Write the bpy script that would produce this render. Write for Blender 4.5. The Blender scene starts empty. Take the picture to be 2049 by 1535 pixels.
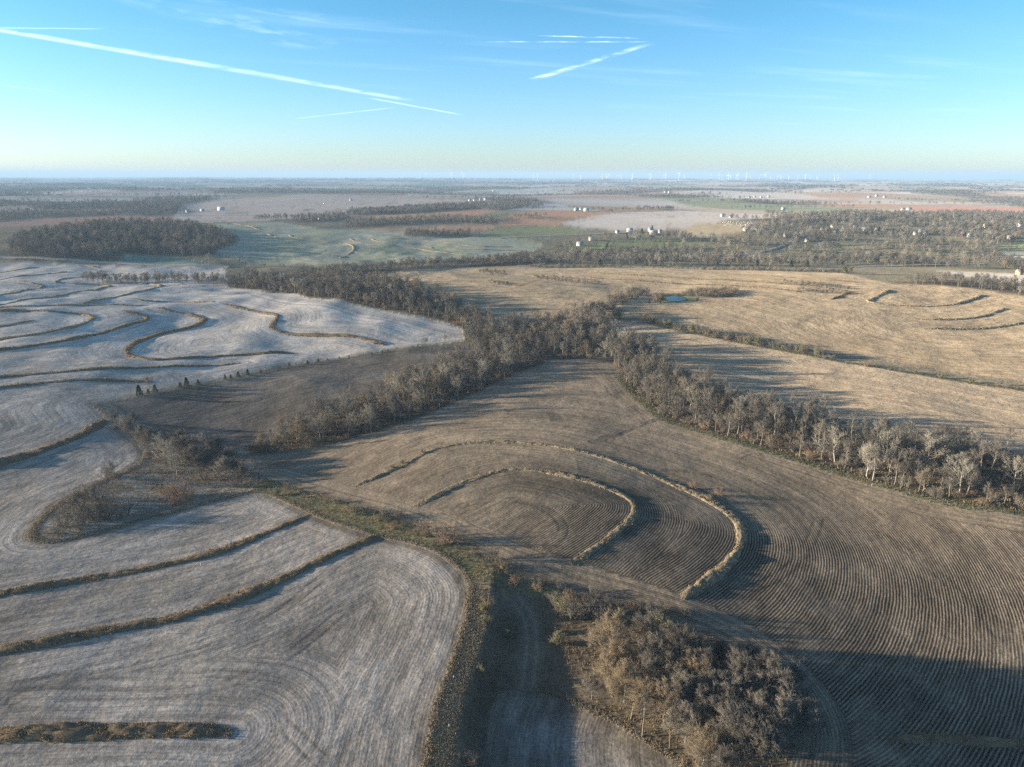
import bpy, math, random
import numpy as np

R = math.radians
scene = bpy.context.scene
COL = scene.collection

# ------------------------------------------------------------------ camera
CAM_H, FOC = 90.0, 1410.0                 # metres, focal length in photo pixels (photo 2049 x 1535)
PITCH = math.atan(418.5 / FOC)
cd = bpy.data.cameras.new('camera')
cam = bpy.data.objects.new('camera', cd); COL.objects.link(cam)
cam.location = (0, 0, CAM_H)
cam.rotation_euler = (math.pi / 2 - PITCH, R(-0.12), 0)
cd.sensor_width = 36.0
cd.lens = 36.0 * FOC / 2049.0
cd.clip_start, cd.clip_end = 1.0, 400000.0
scene.camera = cam

# ------------------------------------------------------------------ light
SUN_EL, SUN_AZ = R(9.3), R(-90.0)         # azimuth measured from +Y towards +X: the sun stands to the left
SKY_STRENGTH = 0.064
world = bpy.data.worlds.new('World'); scene.world = world
world.use_nodes = True
sd = bpy.data.lights.new('sun', 'SUN')
sd.energy, sd.angle, sd.color = 5.0, R(0.55), (1.0, 0.85, 0.64)
sun = bpy.data.objects.new('sun', sd); COL.objects.link(sun)
sun.rotation_euler = (math.pi / 2 - SUN_EL, 0, -SUN_AZ + math.pi)
sun.location = (-200, 0, 200)

vs = scene.view_settings
scene.display_settings.display_device = 'sRGB'
vs.view_transform = 'Standard'; vs.look = 'None'; vs.gamma = 1.0; vs.use_curve_mapping = False
vs.exposure = 1.96
cy = scene.cycles
cy.max_bounces, cy.diffuse_bounces, cy.glossy_bounces = 4, 2, 1
cy.transmission_bounces, cy.transparent_max_bounces, cy.volume_bounces = 1, 6, 0
cy.caustics_reflective = cy.caustics_refractive = False
cy.use_denoising = False
cy.use_adaptive_sampling = False

# ------------------------------------------------------------------ node helpers
class NT:
    def __init__(s, tree): s.t = tree; s.n = tree.nodes; s.l = tree.links
    def node(s, kind, **kw):
        n = s.n.new(kind)
        for k, v in kw.items(): setattr(n, k, v)
        return n
    def put(s, sock, v):
        if isinstance(v, bpy.types.NodeSocket): s.l.new(v, sock)
        elif v is not None:
            if hasattr(sock, 'default_value'):
                try: sock.default_value = v
                except Exception: sock.default_value = (v, v, v)
    def math(s, op, a, b=None, c=None, clamp=False):
        n = s.node('ShaderNodeMath', operation=op, use_clamp=clamp)
        for i, v in enumerate((a, b, c)):
            if v is not None: s.put(n.inputs[i], v)
        return n.outputs[0]
    def vec(s, op, a, b=None, out=0):
        n = s.node('ShaderNodeVectorMath', operation=op)
        s.put(n.inputs[0], a)
        if b is not None: s.put(n.inputs[1], b)
        return n.outputs[out]
    def comb(s, x, y, z):
        n = s.node('ShaderNodeCombineXYZ')
        for i, v in enumerate((x, y, z)): s.put(n.inputs[i], v)
        return n.outputs[0]
    def sep(s, v):
        n = s.node('ShaderNodeSeparateXYZ'); s.put(n.inputs[0], v); return n.outputs
    def noise(s, v, scale, detail=2.0, rough=0.5, dim='3D', w=None):
        n = s.node('ShaderNodeTexNoise', noise_dimensions=dim)
        if v is not None: s.put(n.inputs['Vector'], v)
        n.inputs['Scale'].default_value = scale
        n.inputs['Detail'].default_value = detail
        n.inputs['Roughness'].default_value = rough
        return n.outputs[0]
    def ramp(s, f, lo, hi, a=0.0, b=1.0, smooth=True):
        n = s.node('ShaderNodeMapRange', interpolation_type='SMOOTHSTEP' if smooth else 'LINEAR')
        s.put(n.inputs[0], f)
        for i, v in enumerate((lo, hi, a, b)): s.put(n.inputs[i + 1], v)
        return n.outputs[0]
    def mix(s, f, a, b, mode='MIX'):
        n = s.node('ShaderNodeMix', data_type='RGBA', blend_type=mode, clamp_factor=True)
        s.put(n.inputs[0], f)
        for i, v in ((6, a), (7, b)):
            if isinstance(v, (tuple, list)): v = (*v[:3], 1.0)
            s.put(n.inputs[i], v)
        return n.outputs[2]
    def attr(s, name):
        return s.node('ShaderNodeAttribute', attribute_name=name).outputs

def new_mat(name):
    m = bpy.data.materials.new(name); m.use_nodes = True
    m.node_tree.nodes.clear()
    return m, NT(m.node_tree)

def finish(t, shader):
    o = t.node('ShaderNodeOutputMaterial'); t.l.new(shader, o.inputs['Surface'])

def diffuse(t, col, normal=None):
    d = t.node('ShaderNodeBsdfDiffuse')
    d.inputs['Roughness'].default_value = 0.6
    if isinstance(col, (tuple, list)): col = (*col[:3], 1)
    t.put(d.inputs['Color'], col)
    if normal is not None: t.l.new(normal, d.inputs['Normal'])
    return d.outputs[0]

def bump(t, h, strength=1.0, dist=1.0):
    b = t.node('ShaderNodeBump')
    b.inputs['Strength'].default_value = strength; b.inputs['Distance'].default_value = dist
    t.put(b.inputs['Height'], h)
    return b.outputs[0]

# ------------------------------------------------------------------ pixel rays and the lie of the land
def ray_dirs(px, py):
    r = (np.asarray(px, float) - 1024.5) / FOC
    s = -(np.asarray(py, float) - 767.5) / FOC
    ro = R(-0.12)
    r, s = r * math.cos(ro) + s * math.sin(ro), -r * math.sin(ro) + s * math.cos(ro)
    return np.stack([r, math.cos(PITCH) + s * math.sin(PITCH), -math.sin(PITCH) + s * math.cos(PITCH)], -1)

def _hash(ix, iy, seed):
    h = (ix.astype(np.int64) * 374761393 + iy.astype(np.int64) * 668265263 + seed * 974634533) & 0xFFFFFFFF
    h = ((h ^ (h >> 13)) * 1274126177) & 0xFFFFFFFF
    h = ((h ^ (h >> 16)) * 2246822519) & 0xFFFFFFFF
    return ((h ^ (h >> 15)) & 0xFFFFFF) / float(0xFFFFFF)

def vnoise(x, y, seed=0):
    x = np.asarray(x, float); y = np.asarray(y, float)
    ix, iy = np.floor(x), np.floor(y); fx, fy = x - ix, y - iy
    def g(dx, dy):
        a = _hash(ix + dx, iy + dy, seed) * 2 * np.pi
        return np.cos(a) * (fx - dx) + np.sin(a) * (fy - dy)
    u = fx ** 3 * (fx * (fx * 6 - 15) + 10); v = fy ** 3 * (fy * (fy * 6 - 15) + 10)
    a = g(0, 0) * (1 - u) + g(1, 0) * u
    b = g(0, 1) * (1 - u) + g(1, 1) * u
    return (a * (1 - v) + b * v) * 1.5

def fbm(x, y, seed=0, oct=4, gain=0.5):
    s, a, n = 0.0, 1.0, 0.0
    for i in range(oct):
        s = s + a * vnoise(x * 2 ** i + 13.7 * i, y * 2 ** i - 7.1 * i, seed + i); n += a; a *= gain
    return s / n

def sstep(a, b, x):
    t = np.clip((x - a) / (b - a), 0, 1); return t * t * (3 - 2 * t)

# (centre x, y, amplitude, sigma x, sigma y, turn in degrees)
HILLS = [
    (-4, 176, 7.5, 62, 42, 0),        # spur with the two curved terraces
    (20, 290, 3.0, 55, 70, 0),        # the field's upper part
    (150, 190, 5.0, 50, 70, 0),       # rises again towards the right belt
    (105, 112, -5.2, 44, 48, 0),       # hollow in the corn rows
    (-75, 205, -5.0, 30, 55, 35),     # brushy draw
    (-110, 265, -3.0, 45, 35, 0),     # dark bottom field
    (-100, 130, 2.5, 60, 45, 0),
    (-360, 450, 11.0, 130, 70, 0),    # frosted hill with terraces
    (-175, 400, -3.5, 45, 50, 20),
    (-130, 440, 3.5, 40, 60, 0),
    (-15, 505, 8.0, 85, 62, 0),
    (-225, 300, 5.0, 60, 45, 0),
    (-20, 400, -4.0, 50, 60, 0),      # wooded draw
    (170, 470, 6.0, 120, 70, 10),     # tan hill
    (300, 560, 7.0, 130, 90, 0),
    (90, 640, 5.0, 120, 80, 0),
    (110, 530, -3.0, 35, 25, 0),      # pond
    (-560, 1010, 16.0, 190, 170, 0),  # wooded hill
    (-200, 900, 5.0, 220, 150, 0),    # green field
    (60, 860, -6.0, 300, 70, 0),
    (-300, 700, -5.0, 200, 90, 0),
    (500, 900, -7.0, 320, 120, 0),    # village valley
    (700, 1350, 8.0, 420, 220, 0),
    (150, 1450, 8.0, 300, 200, 0),
    (-350, 1750, 8.0, 450, 300, 0),
    (-1000, 2700, 14.0, 900, 600, 0),
]
BANK_PX = [(958, 1120), (950, 1180), (945, 1220), (930, 1280), (905, 1350), (882, 1410), (870, 1470), (862, 1535), (850, 1650), (835, 1800)]

def h_base(x, y):
    x = np.asarray(x, float); y = np.asarray(y, float)
    r = np.hypot(x, y)
    z = np.zeros_like(r)
    for cx, cy_, a, sx, sy, tn in HILLS:
        c, s = math.cos(R(tn)), math.sin(R(tn))
        dx, dy = x - cx, y - cy_
        z = z + a * np.exp(-0.5 * (((dx * c + dy * s) / sx) ** 2 + ((-dx * s + dy * c) / sy) ** 2))
    near = 1 - sstep(600, 1600, r)
    z = z + near * (1.5 + 3.2 * sstep(-20, -90, x) * sstep(250, 330, y)) * fbm(x / 75, y / 75, 3, 3)
    far = sstep(1100, 3600, r)
    z = z + far * (34 * fbm(x / 1500, y / 1000, 21, 3) + 42 * fbm(x / 6000, y / 4200, 31, 2) * sstep(3000, 9000, r))
    z = z + 16 * fbm(x / 1100, y / 800, 41, 2) * sstep(2600, 4800, r)
    z = z - r * r / (2 * 7.4e6)
    return z

def flat_hit(px, py, H):
    d = ray_dirs(px, py)
    n = 420
    ts = np.geomspace(40, 60000, n)
    X = d[..., None, :] * ts[:, None]
    below = (CAM_H + X[..., 2]) < H(X[..., 0], X[..., 1])
    i = np.argmax(below, -1); i = np.where(below.any(-1), i, n - 1); i = np.clip(i, 1, n - 1)
    lo, hi = ts[i - 1], ts[i]
    for _ in range(26):
        m = 0.5 * (lo + hi); p = d * m[..., None]
        b = (CAM_H + p[..., 2]) < H(p[..., 0], p[..., 1])
        hi = np.where(b, m, hi); lo = np.where(b, lo, m)
    p = d * hi[..., None]
    return p[..., :2]

_bk = np.array(BANK_PX, float)
BANK = flat_hit(_bk[:, 0], _bk[:, 1], h_base)
_o = np.argsort(BANK[:, 1]); BY, BX = BANK[_o, 1], BANK[_o, 0]

def height(x, y):
    """Height of the ground, in metres."""
    z = h_base(x, y)
    x = np.asarray(x, float); y = np.asarray(y, float)
    s = x - np.interp(y, BY, BX)
    win = sstep(45, 60, y) * (1 - sstep(132, 146, y))
    drop = sstep(3.2, 7.5, s) * (1 - sstep(18, 46, s))
    z = z - 2.2 * drop * win
    return z

def at(px, py):
    """World x, y of the ground seen at a photo pixel."""
    return flat_hit(px, py, height)

def line_at(pts, step=None):
    """A photo-pixel polyline laid on the ground, smoothed and resampled at a step in metres."""
    a = np.array(pts, float)
    w = at(a[:, 0], a[:, 1])
    if step is None: return w
    for _ in range(3):                                # corner cutting
        q = np.empty((2 * len(w), 2)); q[0] = w[0]; q[-1] = w[-1]
        q[1:-1:2] = 0.75 * w[:-1] + 0.25 * w[1:]; q[2:-1:2] = 0.25 * w[:-1] + 0.75 * w[1:]
        w = q
    seg = np.hypot(*np.diff(w, axis=0).T); L = np.concatenate([[0], np.cumsum(seg)])
    n = max(4, int(L[-1] / step) + 1)
    t = np.linspace(0, L[-1], n)
    return np.stack([np.interp(t, L, w[:, 0]), np.interp(t, L, w[:, 1])], -1)

def inside(poly, x, y):
    res = np.zeros(x.shape, bool)
    n = len(poly); j = n - 1
    for i in range(n):
        xi, yi = poly[i]; xj, yj = poly[j]
        if yi != yj:
            c = ((yi > y) != (yj > y)) & (x < (xj - xi) * (y - yi) / (yj - yi) + xi)
            res ^= c
        j = i
    return res

def dist_to(line, x, y, cut=1e9):
    """Distance from points to a polyline."""
    d2 = np.full(x.shape, cut * cut)
    for (ax, ay), (bx, by) in zip(line[:-1], line[1:]):
        m = (x > min(ax, bx) - cut) & (x < max(ax, bx) + cut) & (y > min(ay, by) - cut) & (y < max(ay, by) + cut)
        if not m.any(): continue
        ux, uy = bx - ax, by - ay; L = ux * ux + uy * uy + 1e-9
        t = np.clip(((x[m] - ax) * ux + (y[m] - ay) * uy) / L, 0, 1)
        q = (x[m] - ax - t * ux) ** 2 + (y[m] - ay - t * uy) ** 2
        d2[m] = np.minimum(d2[m], q)
    return np.sqrt(d2)

# ------------------------------------------------------------------ object helpers
def tag(o, label=None, cat=None, group=None, kind=None):
    if label: o['label'] = label
    if cat: o['category'] = cat
    if group: o['group'] = group
    if kind: o['kind'] = kind
    return o

def mesh_from(name, V, F, smooth=False):
    """V (n,3) array; F list or array of faces."""
    me = bpy.data.meshes.new(name)
    V = np.asarray(V, np.float32)
    if isinstance(F, np.ndarray):
        k = F.shape[1]; flat = F.ravel().astype(np.int32)
        starts = np.arange(0, len(flat), k, dtype=np.int32)
    else:
        flat = np.array([i for f in F for i in f], np.int32)
        ln = np.array([len(f) for f in F], np.int32)
        starts = np.concatenate([[0], np.cumsum(ln)[:-1]]).astype(np.int32)
    me.vertices.add(len(V)); me.vertices.foreach_set('co', V.ravel())
    me.loops.add(len(flat)); me.loops.foreach_set('vertex_index', flat)
    me.polygons.add(len(starts)); me.polygons.foreach_set('loop_start', starts)
    if smooth: me.polygons.foreach_set('use_smooth', np.ones(len(starts), bool))
    me.update(calc_edges=True)
    return me

def link(name, me, mat=None, parent=None, loc=None):
    o = bpy.data.objects.new(name, me); COL.objects.link(o)
    if mat is not None and not me.materials: me.materials.append(mat)
    if parent is not None: o.parent = parent
    if loc is not None: o.location = loc
    return o

def empty(name, loc, rz=0.0, s=1.0):
    o = bpy.data.objects.new(name, None); COL.objects.link(o)
    o.location = loc; o.rotation_euler = (0, 0, rz); o.scale = (s, s, s)
    o.empty_display_size = 0.5
    return o

# ------------------------------------------------------------------ sky
def build_world():
    t = NT(world.node_tree); t.n.clear()
    sky = t.node('ShaderNodeTexSky', sky_type='NISHITA')
    sky.sun_disc = False
    sky.sun_elevation = SUN_EL; sky.sun_rotation = SUN_AZ
    sky.altitude = 300; sky.air_density = 1.0; sky.dust_density = 0.4; sky.ozone_density = 1.6
    g = t.node('ShaderNodeTexCoord').outputs['Generated']
    x, y, z = t.sep(g)
    zc = t.math('MAXIMUM', z, 0.012)
    # a flat layer 1 unit up: streaks keep their place in the sky wherever one stands
    u, v = t.math('DIVIDE', x, zc), t.math('DIVIDE', y, zc)
    up = t.ramp(z, 0.02, 0.10)
    def plane(px, py):
        d = ray_dirs(px, py); return (d[0] / d[2], d[1] / d[2])
    def streak(a, b, w0, w1, al, soft=0.35, wob=0.0, sc=6.0, brk=0.25):
        (ax, ay), (bx, by) = plane(*a), plane(*b)
        L = math.hypot(bx - ax, by - ay); ux, uy = (bx - ax) / L, (by - ay) / L
        du, dv = t.math('SUBTRACT', u, ax), t.math('SUBTRACT', v, ay)
        s = t.math('ADD', t.math('MULTIPLY', du, ux), t.math('MULTIPLY', dv, uy))
        d = t.math('ADD', t.math('MULTIPLY', du, -uy), t.math('MULTIPLY', dv, ux))
        f = t.math('DIVIDE', s, L)
        n = t.noise(t.comb(t.math('MULTIPLY', s, sc), t.math('MULTIPLY', d, sc * 1.5), ax), 1.0, 4.0, 0.62)
        if wob: d = t.math('ADD', d, t.math('MULTIPLY', t.math('SUBTRACT', n, 0.5), wob))
        w = t.ramp(f, 0.0, 1.0, w0, w1, False)
        q = t.math('DIVIDE', t.math('ABSOLUTE', d), w)
        a_ = t.ramp(q, 1.0, soft)
        ends = t.math('MULTIPLY', t.ramp(f, -0.03, 0.10), t.ramp(f, 1.02, 0.80))
        a_ = t.math('MULTIPLY', t.math('MULTIPLY', a_, ends), t.ramp(n, brk, brk + 0.3))
        return t.math('MULTIPLY', a_, al)
    parts = [
        streak((-60, 50), (470, 140), .12, .20, .36, .0, .13, 4.0, .24),
        streak((430, 133), (830, 203), .20, .17, .25, .0, .16, 3.0, .26),
        streak((-50, 56), (220, 58), .06, .04, .14, .1, .05, 3.0, .15),
        streak((740, 196), (930, 231), .09, .09, .24, .1, .08, 2.0, .2),
        streak((590, 238), (800, 214), .09, .08, .20, .1, .05, 2.0, .2),
        streak((1070, 159), (1310, 85), .11, .07, .34, .1, .06, 4.0, .34),
        streak((975, 84), (1310, 84), .036, .036, .38, .1, .05, 6.0, .38),
        streak((1075, 72), (1300, 77), .038, .034, .38, .1, .05, 6.0, .38),
        streak((250, -20), (640, 100), .42, .34, .20, .0, .55, 1.6, .42),
        streak((380, -10), (720, 62), .25, .30, .13, .0, .4, 1.8, .42),
        streak((-40, 166), (120, 184), .05, .04, .26, .1, .04, 2.0, .2),
    ]
    tot = parts[0]
    for p in parts[1:]: tot = t.math('MAXIMUM', tot, p)
    # thin cirrus
    cx = t.math('ADD', t.math('MULTIPLY', u, 0.9), t.math('MULTIPLY', v, 0.18))
    cyy = t.math('ADD', t.math('MULTIPLY', v, 0.55), t.math('MULTIPLY', u, -0.25))
    c1 = t.noise(t.comb(t.math('MULTIPLY', cx, 0.35), t.math('MULTIPLY', cyy, 2.2), 3.3), 0.9, 6.0, 0.6)
    c2 = t.noise(t.comb(t.math('MULTIPLY', u, 0.12), t.math('MULTIPLY', v, 0.12), 7.7), 1.0, 2.0, 0.5)
    ci = t.math('MULTIPLY', t.math('MULTIPLY', t.ramp(c1, 0.50, 0.85), t.ramp(c2, 0.46, 0.66)), 0.14)
    tot = t.math('MAXIMUM', tot, ci)
    tot = t.math('MULTIPLY', tot, up)
    grade = t.mix(t.ramp(z, -0.01, 0.20, 0, 1, False), (.73, .92, 1.54), (.41, .84, 1.13))
    grade = t.mix(t.ramp(z, 0.18, 0.75), grade, (.90, .94, 1.0))
    tint = t.mix(1.0, sky.outputs[0], grade, 'MULTIPLY')
    col = t.mix(tot, tint, CLOUD)
    bg = t.node('ShaderNodeBackground'); t.l.new(col, bg.inputs[0]); bg.inputs[1].default_value = SKY_STRENGTH
    o = t.node('ShaderNodeOutputWorld'); t.l.new(bg.outputs[0], o.inputs[0])
CLOUD = (8.4, 9.6, 10.4)
build_world()

# ------------------------------------------------------------------ photo-pixel outlines of the ground
TERR = {  # name: (pixels, half width m, height m, style)
    'A': ([(-60, 1200), (0, 1190), (100, 1172), (200, 1155), (300, 1137), (400, 1116), (480, 1090), (550, 1060), (622, 1030)], 2.3, 0.9),
    'B': ([(-60, 1316), (0, 1304), (120, 1282), (200, 1264), (290, 1249), (370, 1234), (430, 1213), (500, 1188), (580, 1153), (660, 1113), (758, 1072)], 2.5, 1.1),
    'C': ([(-60, 1478), (0, 1472), (100, 1467), (250, 1464), (400, 1462), (466, 1467)], 2.3, 1.2),
    'T1': ([(830, 1014), (880, 990), (930, 965), (985, 945), (1040, 937), (1100, 945), (1160, 958), (1210, 975), (1250, 992), (1272, 1010), (1270, 1035), (1240, 1060), (1200, 1092), (1165, 1116), (1145, 1130)], 1.8, 0.55),
    'T2': ([(710, 974), (760, 952), (810, 930), (850, 906), (900, 891), (960, 884), (1020, 884), (1090, 890), (1170, 905), (1250, 930), (1330, 962), (1400, 992), (1450, 1020), (1478, 1045), (1488, 1075), (1475, 1110), (1440, 1145), (1400, 1175), (1365, 1196)], 1.8, 0.6),
    'T3': ([(1780, 1482), (1850, 1477), (1930, 1482), (2049, 1488), (2200, 1492)], 1.6, 0.5),
    'L17': ([(-60, 948), (0, 930), (51, 914), (102, 896), (154, 876), (191, 856), (208, 842)], 3.4, 1.9),
    'L2': ([(-60, 786), (0, 776), (102, 765), (205, 760), (300, 763)], 2.3, 0.9),
    'L1': ([(-60, 762), (0, 754), (137, 744), (307, 736), (483, 727)], 2.5, 1.1),
    'L3': ([(590, 707), (444, 712), (342, 720), (290, 720), (260, 711), (253, 702), (266, 690), (290, 678), (325, 668), (376, 658), (407, 647), (411, 638), (386, 630), (342, 623), (318, 616)], 3.0, 1.4),
    'L4': ([(-60, 712), (0, 702), (68, 693), (137, 682), (205, 666), (256, 652), (294, 642), (297, 636), (284, 630), (250, 623)], 3.2, 1.6),
    'L5': ([(-60, 690), (0, 681), (68, 671), (137, 657), (178, 645), (191, 637), (171, 628), (120, 625), (51, 622), (-40, 623)], 3.0, 1.4),
    'L6': ([(-60, 662), (0, 654), (34, 648), (66, 641)], 2.6, 1.0),
    'L7': ([(448, 608), (478, 616), (512, 623), (547, 628), (558, 633), (553, 642), (543, 654), (553, 662), (581, 669), (632, 672), (700, 672), (734, 680), (774, 691)], 2.8, 1.2),
    'L8': ([(268, 597), (284, 603), (342, 603), (430, 604)], 2.2, 0.8),
    'L9': ([(-60, 617), (51, 613), (120, 611), (205, 611), (300, 611)], 2.6, 0.9),
    'L10': ([(164, 608), (205, 599), (256, 589), (307, 579), (328, 572), (307, 568), (239, 567), (150, 569)], 3.0, 1.3),
    'L11': ([(-60, 620), (0, 610), (34, 604), (85, 596), (137, 589), (198, 580), (225, 573), (205, 569), (137, 567)], 3.0, 1.3),
    'L12': ([(-60, 602), (0, 591), (44, 584), (79, 578), (92, 573), (68, 569), (-20, 566)], 3.0, 1.3),
    'L13': ([(112, 567), (118, 559), (154, 555), (205, 552), (253, 546)], 3.0, 1.2),
    'L14': ([(-60, 566), (0, 560), (51, 552), (102, 547), (154, 544)], 3.0, 1.2),
    'L15': ([(-60, 552), (0, 546), (41, 540), (85, 535)], 3.0, 1.2),
    'L16': ([(171, 531), (201, 537)], 3.0, 1.0),
    'G1': ([(455, 449), (470, 447), (512, 457), (522, 460)], 3.0, 1.0),
    'G2': ([(536, 468), (546, 473), (556, 475)], 3.0, 1.0),
    'G3': ([(580, 470), (586, 476), (615, 479), (659, 482), (690, 486), (714, 496), (700, 508), (680, 517)], 2.8, 1.0),
    'G7': ([(700, 477), (718, 486), (760, 491), (830, 496), (870, 504), (925, 508)], 2.8, 1.0),
    'G4': ([(787, 477), (837, 480), (919, 487), (932, 492), (973, 494), (1028, 494)], 2.8, 1.0),
    'G5': ([(744, 478), (755, 484), (802, 488), (854, 492), (866, 497)], 2.8, 1.0),
    'G6': ([(891, 499), (939, 500), (1035, 501)], 2.5, 0.9),
    'R1': ([(1178, 545), (1250, 550), (1330, 554), (1450, 560), (1560, 567), (1650, 576), (1700, 582)], 2.6, 0.9),
    'R2': ([(1165, 555), (1230, 560), (1330, 566), (1450, 571), (1540, 577), (1610, 586)], 2.6, 0.9),
    'R3': ([(1383, 543), (1450, 549), (1560, 555), (1640, 560), (1730, 567)], 2.4, 0.8),
    'R4': ([(1662, 600), (1685, 592), (1703, 584)], 2.4, 1.0),
    'R5': ([(1784, 580), (1762, 590), (1742, 600), (1738, 604), (1760, 609), (1820, 613), (1880, 613), (1920, 607), (1955, 597), (1966, 590)], 2.5, 1.0),
    'R6': ([(1832, 638), (1880, 640), (1940, 638), (1980, 630), (2013, 617)], 2.5, 1.0),
    'R7': ([(1848, 657), (1920, 659), (2000, 655), (2049, 646), (2120, 640)], 2.5, 1.0),
    'S1': ([(965, 540), (990, 546), (1015, 551)], 2.5, .7),
    'S2': ([(975, 562), (1005, 568), (1040, 572)], 2.5, .7),
    'S3': ([(1065, 553), (1110, 562), (1165, 567), (1215, 570)], 2.5, .8),
}
_w = {k: line_at(v[0], 2.0) for k, v in TERR.items()}

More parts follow.
